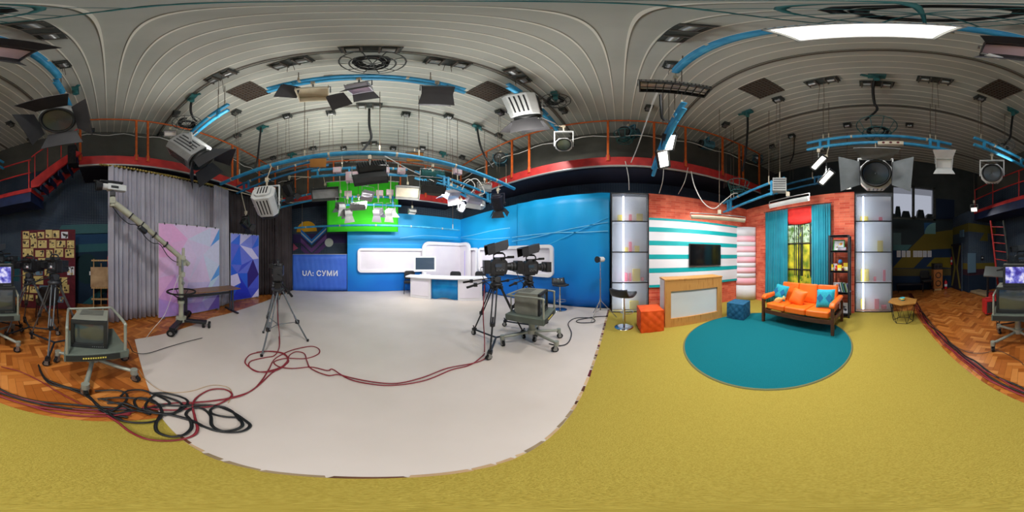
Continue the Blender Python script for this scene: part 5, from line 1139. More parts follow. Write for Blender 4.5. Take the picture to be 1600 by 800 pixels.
# ---- light stand
x, y = P2(938, 3.75); t = thing('light_stand', 'slim chrome light stand before the edge of the blue cloth', 'light stand', (x, y, .012), R(25))
q = MB(); q.cyl((0, 0, .2), (0, 0, .95), .014, 'steel', seg=8); q.cyl((0, 0, .9), (0, 0, 1.38), .009, 'chrome', seg=8); q.cyl((0, 0, .42), (0, 0, .48), .022, 'steel'); q.cyl((0, 0, .92), (0, 0, .96), .02, 'steel'); q.build('pole', t)
for k in range(3): a = R(120*k+10); q = MB(); q.cyl((0, 0, .45), (.38*cos(a), .38*sin(a), .005), .009, 'steel', seg=6); q.cyl((0, 0, .2), (.22*cos(a), .22*sin(a), .2), .005, 'steel', seg=6); q.build('leg', t)
t = thing('flash_head', 'small white and black lamp head on the slim chrome stand', 'lamp', (x, y, 1.39), R(60))
q = MB(); q.cyl((0, -.1, .03), (0, .06, .03), .06, 'lamp_white', seg=20)
for k in range(3): q.bx(.055, .064, -.08+k*.04, -.06+k*.04, .0, .06, 'cam_black')
q.build('body', t); q = MB(); q.cyl((0, .06, .03), (0, .12, .03), .06, 'cam_black', r1=.075, seg=20); q.build('reflector', t)
# ---- floor cables, traced where they lie
def cab(label, pts, r, m_, z=.022, n=6, name='cable', group=None):
    P = []
    for p in pts:
        if len(p) == 2: P.append(fl(p[0], p[1], z+.012*math.sin(len(P)*1.9)**2))
        else: P.append(Vector(p))
    q = MB(); q.tube(spline(P, n), r, m_, seg=6); return tag(q.build(name), label, 'cable', group)
cz = lambda X, Y: (180+X*.2125, 530+Y*.2125)
cab('red cable running from under the nearer big camera to the cable tangle', [(752, 440, 0) if 0 else (757, 552), (754, 556), (735, 570), (705, 578), (665, 594), (615, 602), (580, 600), (545, 592), (520, 577), cz(1560, 230), cz(1440, 205), cz(1300, 215), cz(1200, 200), cz(1170, 165), cz(1260, 140), cz(1400, 142), cz(1490, 110), cz(1500, 75), cz(1440, 52), cz(1300, 80), cz(1180, 140), cz(1130, 220), cz(1080, 300), cz(1000, 380), cz(850, 430), cz(700, 455), cz(560, 465), cz(420, 470), cz(280, 490), cz(100, 540), cz(-60, 570)], .008, 'cable_red')
cab('red cable ending at the stack of loops below the silver tripod', [(762, 500) if 0 else (768, 545), (760, 558), (745, 566), (700, 575), (660, 590), (620, 599), (585, 597), (548, 590), cz(1640, 260), cz(1560, 265), cz(1440, 215), cz(1410, 160), cz(1390, 105), cz(1330, 92), cz(1280, 120), cz(1260, 180), cz(1180, 230), cz(1060, 240), cz(980, 200), cz(955, 160), cz(1000, 110), cz(1120, 88), cz(1230, 100), cz(1270, 140), cz(1240, 190), cz(1150, 250), cz(1040, 350), cz(940, 410), cz(820, 440), cz(640, 462), cz(480, 475)], .008, 'cable_red', z=.028)
cab('red cable looping around the foot of the silver tripod', [cz(1205, -20), cz(1205, 60), cz(1170, 120), cz(1100, 135), cz(1000, 160), cz(985, 200), cz(1050, 240), cz(1180, 220), cz(1275, 165), cz(1230, 105), cz(1120, 90), cz(1040, 95)], .008, 'cable_red', z=.02)
cab('red cable making one wide loop from lino over the carpet edge', [cz(200, 500), cz(400, 522), cz(560, 508), cz(720, 490), cz(830, 440), cz(858, 400), cz(800, 368), cz(700, 372), cz(610, 420), cz(570, 480), cz(585, 570), cz(605, 660), cz(560, 715), cz(420, 745), cz(240, 735), cz(110, 680), cz(20, 610), cz(-60, 560)], .009, 'cable_red', z=.03)
B_ = [([cz(640, -10), cz(520, 20), cz(380, 60), cz(230, 105), cz(140, 95), cz(110, 50), cz(90, 10)], 'thin dark cable running from the table foot across the lino', .006),
      ([cz(-130, 440), cz(20, 430), cz(200, 440), cz(330, 480), cz(480, 490), cz(700, 485), cz(850, 530), cz(960, 600), cz(990, 640), cz(920, 680), cz(780, 680), cz(660, 645), cz(560, 595), cz(430, 560), cz(300, 545), cz(130, 520), cz(40, 480), cz(-100, 440)], 'black cable with the widest oval loop on the white lino', .011),
      ([cz(340, 545), cz(300, 620), cz(310, 680), cz(400, 715), cz(500, 705), cz(560, 650), cz(550, 590), cz(520, 550), cz(560, 510), cz(640, 510), cz(700, 560), cz(710, 630), cz(780, 672), cz(880, 665), cz(935, 630), cz(900, 580), cz(800, 570), cz(710, 545), cz(710, 510), cz(780, 495), cz(860, 530), cz(920, 600)], 'black cable snaking into figure-eight loops on the white lino', .011),
      ([cz(-150, 380), cz(0, 375), cz(80, 400), cz(80, 450), cz(20, 500), cz(-40, 545), cz(60, 600), cz(200, 615), cz(320, 590), cz(340, 520), cz(280, 450), cz(180, 430), cz(140, 460), cz(180, 520), cz(260, 555)], 'black cable coiled on the parquet at the lino corner', .011),
      ([cz(250, 400), cz(350, 395), cz(470, 420), cz(535, 460), cz(470, 530), cz(370, 545), cz(240, 520), cz(230, 470), cz(300, 410), cz(420, 440), cz(490, 480), cz(440, 540), cz(340, 560)], 'black cable in tight coils lying over the lino corner', .011),
      ([cz(40, 420), cz(90, 380), cz(200, 375), cz(320, 420), cz(400, 470), cz(300, 500), cz(100, 530), cz(0, 545), cz(-60, 520)], 'black cable arching above the parquet end of the tangle', .011),
      ([cz(-60, 470), cz(60, 470), cz(150, 500), cz(250, 530), cz(420, 560), cz(560, 600), cz(640, 640)], 'black cable crossing straight through the tangle', .011)]
for pts, lab, r in B_: cab(lab, pts, r, 'cable_black', z=.034)
cab('black cable from the tripod wheels to the tangle, on the inner side', [(60, 570), (70, 590), (95, 602), (130, 612), (150, 630), (170, 645), (200, 652)], .011, 'cable_black', z=.015)
cab('black cable from the tripod wheels to the tangle, nearer the carpet', [(62, 578), (76, 598), (110, 608), (140, 622), (160, 642), (190, 655)], .011, 'cable_black', z=.015)
def edge_run(label, dx, m_, r, seed, z=.02):
    rnd = random.Random(seed); P = [(-1.25+dx, -6.2, z)]
    for k in range(22):
        y = -4.4+k*.215; P.append((-1.02+dx+rnd.uniform(-.02, .02)-.22*max(0, (-y-3.4))*.35, y, z))
    P.append((-1.02+dx, .12, z+.01)); q = MB(); q.tube(spline(P, 4), r, m_, seg=6); tag(q.build('cable'), label, 'cable')
edge_run('outermost black cable along the carpet and parquet edge', -.075, 'cable_black', .012, 1); edge_run('black cable between two red ones along the carpet edge', -.03, 'cable_black', .011, 2)
edge_run('red cable along the carpet edge, on the parquet side', -.052, 'cable_red', .01, 3); edge_run('red cable hugging the yellow carpet edge', .005, 'cable_red', .011, 4)
edge_run('second red cable beside the carpet edge', .03, 'cable_red', .01, 5)
cab('thin dark cable wandering over the parquet toward the trolley wheels', [(1436, 480), (1470, 520), (1500, 545), (1530, 552), (1560, 548), (1590, 562), (1599, 570)], .005, 'cable_bronze', z=.008)
cab('thin red cable crossing the parquet toward the tangle', [(2, 573), (30, 580), (60, 594), (90, 612), (120, 628), (150, 642), (180, 650)], .006, 'cable_red', z=.008)
cab('dark cable from the light stand curling round to the trolley wheel', [(858, 537), (875, 540), (888, 535), (893, 520), (888, 505), (900, 497), (925, 497), (928, 503), (905, 504), (903, 500), (930, 495), (950, 494)], .009, 'cable_black', z=.024)
cab('white cable hanging behind the jib and lying on the parquet', [(225, 533), (238, 515), tuple(pt(258, 490, 3.3)), tuple(pt(272, 450, 3.25)), tuple(pt(280, 430, 3.25))], .006, 'cable_white')
cab('thin pale cable drifting over the lino by the tangle', [cz(170, 220), cz(240, 310), cz(360, 385), cz(540, 385), cz(700, 340), cz(820, 350), cz(860, 400), cz(830, 470)], .004, 'tan_board', z=.018)
q = MB(); P = [tuple(pt(757, 445, 2.35)), tuple(pt(755, 490, 2.3)), tuple(pt(757, 530, 2.35)), tuple(fl(757, 550, .03))]; q.tube(spline(P, 6), .008, 'cable_red', seg=6); tag(q.build('cable'), 'red cable hanging down beside the nearer dolly tripod', 'cable')
q = MB(); P = [tuple(pt(432, 455, 2.5)), tuple(pt(434, 490, 2.5)), tuple(pt(437, 530, 2.45)), tuple(fl(436, 545, .03))]; q.tube(spline(P, 6), .006, 'cable_red', seg=6); tag(q.build('cable'), 'red cable dropping from the small camera on the silver tripod', 'cable')
# ============================================================ CEILING GEAR
BATS = []
def batten(label, a, b, gap=.24, r=.042, m_='blue_tube', hang=(), group=None, single=False):
    a, b = Vector(a), Vector(b); d = b-a; L = d.length; BATS.append((a-Vector((0, 0, 0 if single else gap)), b-Vector((0, 0, 0 if single else gap))))
    t = thing('lighting_batten', label, 'lighting batten', a, 0, group)
    q = MB(); q.cyl((0, 0, 0), d, r, m_, seg=14); TU = q.build('upper_tube' if not single else 'tube', t)
    if not single:
        q = MB(); q.cyl((0, 0, -gap), d-Vector((0, 0, gap)), r, m_, seg=14); q.build('lower_tube', t)
        for f in (.1, .16, .84, .9) if L > 2 else (.15, .85):
            p = d*f; q = MB(); q.box(p-Vector((0, 0, gap/2)), (.06, .06, gap+.1), m_); q.build('spacer', t, bevel=.01)
    for k in range(max(2, int(L*.9))):
        q = MB()
        p = d*((k+.37)/max(2, int(L*.9))); u = d.normalized(); q.cyl(p-u*.02, p+u*.02, r+.006, 'beige_metal', seg=12); q.build('tape_band', TU)
    for (f, z) in hang:
        p = d*f; q = MB(); q.cyl(p, (p.x, p.y, z-a.z), .007, 'rope', seg=5); q.cyl(p+Vector((0, 0, .02)), p+Vector((0, 0, .22)), .016, 'beige_metal', seg=6); q.build('rope', t)
    return t
batten('blue double lighting batten high over the lino centre, cable basket above it', (-1.4, 2.06, 5.62), (1.45, 2.06, 5.62), hang=((.18, CZ), (.8, CZ)), gap=.18)
batten('blue double lighting batten carrying the big fresnel opposite the lit pair of softlights', (-1.62, -3.3, 4.5), (1.5, -3.3, 4.5), hang=((.12, CZ), (.16, CZ), (.84, CZ), (.88, CZ)))
batten('thick blue batten high overhead beside the big overhead softlight', (-1.95, -.62, 5.62), (1.78, -.62, 5.62), gap=.16, r=.05, hang=((.06, CZ), (.94, CZ)))
batten('blue double batten running out toward the grey curtain gallery', (-3.75, 1.8, 5.0), (-2.0, 1.8, 5.12), hang=((.85, CZ), (.95, CZ)))
batten('blue double batten running out toward the right gallery, big ribbed lamp under it', (1.8, 1.5, 5.65), (3.7, 1.5, 5.5), gap=.2, hang=((.1, CZ),))
batten('short tilted blue batten above the counter carrying the glowing softlight pair', (1.85, -.76, 4.25), (3.5, -.7, 3.62), gap=.2, hang=((.05, CZ), (.2, CZ)))
batten('low blue double batten in front of the brick wall, wire basket on it', (1.9, -3.0, 3.34), (4.1, -3.0, 3.2), gap=.3, r=.035, hang=((.06, CZ), (.2, CZ), (.78, CZ), (.84, CZ)))
batten('blue double batten over the dark parquet corner carrying the pale fresnel', (-3.7, -2.8, 4.5), (-1.9, -2.8, 4.5), hang=((.5, CZ), (.9, CZ)))
batten('short blue batten end holding the huge open fresnel above the parquet', (-3.4, -.72, 5.45), (-2.0, -.68, 5.5), gap=.18, hang=((.8, CZ),))
batten('long single blue tube sweeping across the room before the news set', (-3.6, 2.95, 3.7), (3.85, 2.95, 3.62), single=True, r=.05, hang=((.1, 4.9), (.33, CZ), (.52, CZ), (.62, CZ), (.95, 4.4)))
batten('blue double batten above the green screen, left of its pair', (-1.6, 4.7, 4.35), (-.25, 4.7, 4.32), hang=((.2, CZ), (.7, CZ)), r=.045)
batten('blue double batten above the green screen, carrying pink-white boxes', (-.1, 4.7, 4.3), (1.25, 4.7, 4.35), hang=((.2, CZ), (.8, CZ)), r=.045)
batten('blue double batten beside the black finned softlight', (1.45, 4.6, 4.25), (3.6, 4.6, 3.85), hang=((.2, CZ), (.6, CZ)), r=.045)
batten('blue double batten in front of the green screen carrying four small lamps', (-.7, 5.3, 3.52), (1.2, 5.3, 3.52), gap=.3, r=.035, hang=((.1, 4.6), (.9, 4.6)))
batten('blue double batten beside the black curtain and mural', (-3.3, 5.2, 3.55), (-1.3, 5.2, 3.75), gap=.25, r=.035, hang=((.2, CZ), (.8, CZ)))
batten('lowest single blue tube crossing before mural and green screen', (-2.6, 5.65, 2.58), (3.7, 5.65, 2.58), single=True, r=.035, hang=((.05, CZ), (.95, CZ)))
batten('dark blue double batten behind the boxy pale lamp near black curtain', (-3.6, 3.6, 3.8), (-.9, 4.0, 4.3), m_='blue_tube_dark', r=.035, hang=((.5, CZ), (.8, CZ)))
batten('blue double batten before the right gallery end of the news set', (1.7, 3.6, 3.65), (3.7, 3.6, 3.45), r=.035, hang=((.3, CZ), (.8, 5.0)))
batten('dim blue double batten far behind the big fresnel', (-.9, -4.9, 4.1), (1.1, -4.9, 4.1), m_='blue_tube_dark', r=.035, hang=((.1, CZ), (.9, CZ)))
batten('dim blue double batten beyond the lit softlights, toward the brick corner', (1.5, -4.6, 4.1), (3.6, -4.6, 4.0), m_='blue_tube_dark', r=.035, hang=((.2, CZ), (.8, CZ)))
# pulley blocks on the ceiling rails
def pulley(px, py, kind, rope_to=None):
    p = pz(px, py, CZ-.06); p.x = max(UL+.2, min(UR-.2, p.x)); grp = {'s': 'small pulley blocks on the ceiling rails', 'w': 'wide pulley brackets on the ceiling rails', 't': 'teal cable drums on the ceiling'}[kind]
    region = 'over the news set' if p.y > 3 else 'high over the stage lino' if p.y > 0 else 'over the talk-show set' if p.x > 0 and p.y > -3.4 else 'toward the dark far wall' if p.y < -3.4 else 'over the dark parquet'
    lab = {'s': 'small grey pulley block bolted to the ceiling rail ', 'w': 'wide dark pulley bracket bolted to the ceiling rail ', 't': 'teal cable guide fixed to the ceiling '}[kind]+region
    t = thing('pulley_block' if kind != 't' else 'cable_guide', lab, 'pulley', (p.x, p.y, CZ-.03), rnd.uniform(-.15, .15), grp+', '+region)
    q = MB()
    if kind == 's':
        q.bx(-.11, .11, -.09, .09, -.025, 0, 'gunmetal'); q.bx(-.1, -.085, -.07, .07, -.15, -.02, 'gunmetal'); q.bx(.085, .1, -.07, .07, -.15, -.02, 'gunmetal'); q.bx(-.02, .02, -.06, .06, -.13, -.02, 'gunmetal'); q.build('bracket', t)
        q = MB(); q.cyl((-.06, 0, -.1), (.06, 0, -.1), .06, 'steel', seg=14); q.build('wheel', t)
    elif kind == 'w':
        q.bx(-.28, .28, -.1, .1, -.03, 0, 'gunmetal')
        for x in (-.24, -.08, .08, .24): q.bx(x-.01, x+.01, -.09, .09, -.14, -.03, 'ceiling_dark')
        q.build('bracket', t); q = MB(); q.cyl((-.22, 0, -.09), (-.1, 0, -.09), .055, 'steel', seg=12); q.cyl((.22, 0, -.09), (.1, 0, -.09), .055, 'steel', seg=12); q.build('wheel', t)
    else:
        q.box((0, 0, -.08), (.26, .12, .1), 'teal'); q.box((.14, .02, -.1), (.2, .05, .05), 'teal', rot=(0, .2, .5)); q.cyl((0, 0, -.12), (0, 0, -.3), .05, 'teal', seg=10); q.build('bracket', t)
    if rope_to:
        q = MB()
        for s in (-.03, .03): q.cyl((s, 0, -.1), (s*1.8, .02, rope_to-CZ), .004, 'rope', seg=5)
        q.build('rope', t)
rnd = random.Random(31)
for px, py, k, rt in [(453, 98, 'w', 5.6), (700, 98, 'w', 5.6), (579, 77, 'w', None), (344, 119, 'w', 5.2), (300, 151, 't', None), (275, 177, 's', None), (369, 175, 's', 4.8), (371, 211, 's', 4.5), (408, 198, 't', None), (449, 181, 's', 4.3),
        (427, 246, 's', 4.6), (455, 240, 't', None), (517, 176, 's', 4.4), (577, 165, 'w', None), (634, 178, 's', 4.3), (490, 231, 's', 4.4), (537, 231, 's', None), (577, 224, 'w', None), (614, 231, 's', None), (542, 251, 's', 4.5), (608, 251, 's', 4.5),
        (701, 181, 's', 4.2), (745, 196, 't', None), (781, 175, 's', 4.6), (779, 211, 's', 4.4), (660, 231, 's', 4.4), (692, 238, 't', None), (722, 245, 's', 4.4), (810, 118, 'w', 5.7), (868, 147, 't', None), (880, 172, 's', None),
        (1048, 101, 's', 5.6), (1014, 168, 's', None), (1168, 174, 't', None), (1134, 194, 's', 3.5), (1216, 155, 's', 4.1), (1237, 212, 's', 4.1), (1207, 228, 's', 3.6), (1284, 127, 'w', 4.7), (1370, 131, 'w', None), (1370, 118, 't', None), (1461, 125, 'w', 4.7), (1531, 153, 's', 4.5),
        (1324, 195, 's', None), (1421, 195, 's', None), (1583, 172, 't', None), (98, 100, 's', 5.5), (16, 193, 's', None), (54, 225, 's', None), (145, 213, 's', None), (245, 219, 's', None), (118, 140, 't', None), (1285, 232, 's', None), (65, 48, 'w', None), (1065, 52, 'w', None)]:
    pulley(px, py, k, rt)
def hang_cable(label, pts, r=.03, m_='cable_black'):
    q = MB(); q.tube(spline([tuple(p) for p in pts], 8), r, m_, seg=8); return tag(q.build('hanging_cable'), label, 'cable')
def drop(px, py, pts, label, r=.028):
    a = pz(px, py-2, CZ-.1); P = [a]+[pt(x, y, d) for x, y, d in pts]; hang_cable(label, P, r)
drop(577, 172, [(577, 195, 3.4), (580, 215, 3.5), (572, 228, 3.4), (564, 240, 3.2)], 'thick black cable dropping from the ceiling toward the black twin softlight')
drop(745, 200, [(750, 225, 4.2), (758, 245, 4.4), (770, 262, 4.5)], 'black cable dropping in a curve beside the teal lamp on the right gallery')
drop(408, 200, [(405, 225, 4.4), (402, 250, 4.4), (396, 268, 4.2)], 'black cable hanging straight above the boxy pale lamp')
drop(300, 155, [(298, 172, 3.4), (302, 184, 3.6), (308, 190, 3.7)], 'black cable dropping to the batten by the grey curtain gallery')
drop(1168, 180, [(1168, 205, 4.0), (1165, 240, 4.2), (1160, 268, 4.4)], 'black cable dropping to the wire basket before the brick wall')
drop(1368, 122, [(1364, 140, 2.72), (1366, 160, 3.05), (1370, 172, 3.2), (1352, 188, 3.35)], 'thick black cable dropping into the teal basket over the big fresnel')
drop(1583, 178, [(1580, 200, 3.9), (1578, 215, 3.8), (1568, 228, 3.7)], 'black cable dropping to the batten over the dark parquet corner')
drop(1241, 218, [(1240, 240, 5.0), (1234, 255, 5.0)], 'short black cable dropping behind the lit softlights', .02)
a = pt(1033, 150, 2.2)
hang_cable('black cable hanging from the black strip softlight to the glowing pair', [pt(1032, 148, 1.9), pt(1033, 170, 2.0), pt(1035, 185, 2.1), pt(1046, 190, 2.2)], .02)
hang_cable('straight white cord slanting from the strip softlight to the right gallery', [pt(1027, 145, 1.9), pt(1010, 190, 2.6), pt(996, 230, 3.3), pt(986, 254, 3.9)], .012, 'cable_white')
hang_cable('white cable looping in front of the brick wall to the low batten', [pt(1080, 268, 3.9), pt(1085, 290, 3.85), pt(1098, 315, 3.85), pt(1115, 326, 3.9), pt(1130, 315, 4.0), pt(1145, 303, 4.2), pt(1152, 302, 4.3)], .012, 'cable_white')
for k, (x0, y0, x1, y1, lab) in enumerate(((977, 256, 983, 297, 'over the light box'), (1037, 262, 1030, 302, 'over the bricks near the light box'), (1075, 266, 1060, 303, 'over the middle of the bricks'))):
    hang_cable('short white cord hanging from the gallery '+lab, [pu(x0, y0-4, 3.93), pt((x0+x1)/2+2, (y0+y1)/2, 4.0), pu(x1, y1, 4.14)], .009, 'cable_white')
hang_cable('white cord running from the black twin softlight across to the gallery', [pt(590, 238, 3.0), pt(640, 265, 4.2), pt(700, 295, 5.4)], .012, 'cable_white')
hang_cable('white cable tangle in loops among lamps above the news desk', [pt(720, 290, 4.6), pt(732, 280, 4.6), pt(742, 290, 4.6), pt(735, 302, 4.6), pt(722, 298, 4.6), pt(730, 285, 4.5), pt(745, 280, 4.5), pt(757, 300, 4.6), pt(748, 305, 4.6)], .014, 'cable_white')
# cable baskets
def basket(label, p, r0, h, m_='teal', coils=3):
    t = thing('cable_basket', label, 'cable basket', p)
    q = MB(); q.tube([(r0*cos(R(a)), r0*sin(R(a)), h) for a in range(0, 360, 15)], .01, m_, closed=True, seg=6); q.tube([(r0*.7*cos(R(a)), r0*.7*sin(R(a)), 0) for a in range(0, 360, 15)], .01, m_, closed=True, seg=6)
    for a in range(0, 360, 36): q.tube([(0, 0, 0), (r0*.7*cos(R(a)), r0*.7*sin(R(a)), 0), (r0*cos(R(a)), r0*sin(R(a)), h)], .008, m_, seg=5)
    q.build('wire_frame', t)
    if coils:
        q = MB(); P = []
        for k in range(coils*14): a = k*2*pi/14; rr = r0*(.45+.12*sin(k*.37)); P.append((rr*cos(a), rr*sin(a), .05+.03*k/14+.02*sin(k*1.3)))
        q.tube(P, .022, 'cable_black', seg=8); q.build('cable_coil', t)
basket('wire cable basket with black coil high over the lino centre', pt(582, 100, 1.75), .36, .1, 'gunmetal', 4)
basket('teal wire cable basket above the big fresnel', (-.0, -3.35, 4.62), .42, .3, 'teal', 4)
basket('wire cable basket beside the low batten before the brick wall', (3.35, -2.95, 3.35), .3, .3, 'teal', 1)
basket('wire basket with black coil on the batten over the dark parquet', (-2.75, -2.85, 4.55), .32, .12, 'gunmetal', 3)
basket('wire basket with black coil by the orange rail near the ribbed lamp', pt(868, 160, 3.2), .3, .08, 'gunmetal', 3)
basket('wire basket with black coil by the grey curtain gallery', pt(292, 196, 3.5), .32, .1, 'gunmetal', 3)
basket('wire basket high above the overhead softlight', (-.1, -.35, 5.75), .4, .1, 'teal', 2)
basket('wire basket on the right gallery beside the teal lamp', (4.1, -.1, 5.0), .28, .3, 'teal', 1)

# ============================================================ LAMPS
def aimed(p, target): d = Vector(target)-Vector(p); return -atan2(d.x, d.y), atan2(-d.z, hypot(d.x, d.y))
def hanger(t, p, top):
    """an arm from the clamp up to the nearest batten tube, or a drop rod to the ceiling"""
    p = Vector(p); c = p+Vector((0, 0, top)); best = None
    for a, b in BATS:
        f = max(0, min(1, (c-a).dot(b-a)/(b-a).length_squared)); n = a.lerp(b, f); dd = (n-c).length
        if n.z > c.z-.12 and (best is None or dd < best[0]): best = (dd, n)
    R_ = Matrix.Rotation(-t.rotation_euler.z, 3, 'Z')
    if best and best[0] < .05: return
    n = best[1] if best and best[0] < .85 else Vector((c.x, c.y, CZ if not (abs(c.x) > 3.95 and c.z < FZ or c.y > 6.5) else FZ-.1))
    q = MB(); q.cyl((0, 0, top), R_ @ (n-p), .012 if best and best[0] < .85 else .007, 'beige_metal' if best and best[0] < .85 else 'rope', seg=6); q.build('hanger', t)
def fresnel(label, p, target, s=1.0, drop=.35, m_='lamp_white', door='door_grey', doors=(60, 60, 60, 60), lens='lens_glass', lit=0, category='studio lamp', name='fresnel_lamp', slots=True, power=0):
    """p is the centre of the body; the yoke rises from it to the clamp"""
    rz, tilt = aimed(p, target); t = thing(name, label, category, p, rz)
    Tm = Matrix.Rotation(-tilt, 4, 'X') @ Matrix.Scale(s, 4)
    def B(): q = MB(); q.M = Tm.copy(); return q
    w_, h_, L0, L1 = .25, .25, -.34, .2
    q = B(); oc = [(-w_, -.15), (-.15, -h_), (.15, -h_), (w_, -.15), (w_, .12), (.13, h_), (-.13, h_), (-w_, .12)]
    q.prism(oc, L0, L1, m_, 'xz'); q.prism([(x*.7, z*.7) for x, z in oc], L0-.05, L0, m_, 'xz')
    BO = q.build('body', t, bevel=.012)
    q = B()
    if slots:
        for k in range(4):
            x = -.105+k*.07; q.bx(x-.012, x+.012, L0+.06, L1-.08, h_+.0, h_+.006, 'cam_black'); q.bx(x-.012, x+.012, L0+.06, L1-.08, -h_-.006, -h_, 'cam_black')
            z = -.1+k*.06; q.bx(w_, w_+.005, L0+.06, L1-.08, z-.01, z+.01, 'cam_black'); q.bx(-w_-.005, -w_, L0+.06, L1-.08, z-.01, z+.01, 'cam_black'); q.bx(-.1+k*.06, -.075+k*.06, L0-.056, L0-.05, -.12, .12, 'cam_black')
        q.build('vent_slots', BO)
    q = B(); q.lathe([(.20, L1-.01), (.235, L1), (.235, L1+.1), (.205, L1+.1), (.2, L1+.02)], 'lamp_black', (0, 0, 0), (0, 1, 0), seg=32); LR = q.build('lens_ring', t)
    q = B()
    pr = [(.2, L1+.04)]
    for k in range(7, 0, -1): r_ = .2*k/7.5; pr += [(r_+.008, L1+.065), (r_, L1+.045)]
    pr += [(0.0001, L1+.07)]
    q.lathe(pr, 'lamp_glow' if lit else lens, (0, 0, 0), (0, 1, 0), seg=32); q.build('lens', LR)
    if power:
        o = area('lamp_or_fill_light', Tm @ Vector((0, L1+.09, 0)), Tm.to_3x3() @ Vector((0, 1, 0)), .28*s, .28*s, power, parent=t)
    q = B(); y0 = L1+.1
    for k, (ang, wd) in enumerate(zip(doors, (.2, .2, .2, .2))):
        if ang is None: continue
        A = R(ang); l = .3; q = B(); q.M = Tm @ Matrix.Rotation(k*pi/2, 4, 'Y') @ Matrix.Translation((0, y0, .24)) @ Matrix.Rotation(A, 4, 'X')
        # in its own frame the door lies along +y from the hinge, opening upward
        q.prism([(-.2, 0), (.2, 0), (.3, l), (-.3, l)], -.004, .004, door, 'xy'); q.cyl((-.2, 0, 0), (.2, 0, 0), .008, 'cam_black', seg=6); q.build('barn_door', t)
    # yoke and clamp stay vertical
    q = MB(); a = (w_+.035)*s; top = drop; q.bx(-a-.012, -a+.012, -.03, .03, -.06, top*.72, m_); q.bx(a-.012, a+.012, -.03, .03, -.06, top*.72, m_); q.bx(-a-.012, a+.012, -.03, .03, top*.72-.012, top*.72+.012, m_)
    q.cyl((-a-.04, 0, 0), (-a+.03, 0, 0), .03, 'cam_black'); q.cyl((a+.04, 0, 0), (a-.03, 0, 0), .03, 'cam_black'); q.build('yoke', t, bevel=.004)
    q = MB(); q.cyl((0, 0, top*.72), (0, 0, top), .02, 'beige_metal'); q.box((0, 0, top+.02), (.07, .05, .1), 'beige_metal'); q.cyl((0, 0, top+.07), (.07, 0, top+.02), .012, 'beige_metal'); q.build('clamp', t); hanger(t, p, top+.05)
    return t
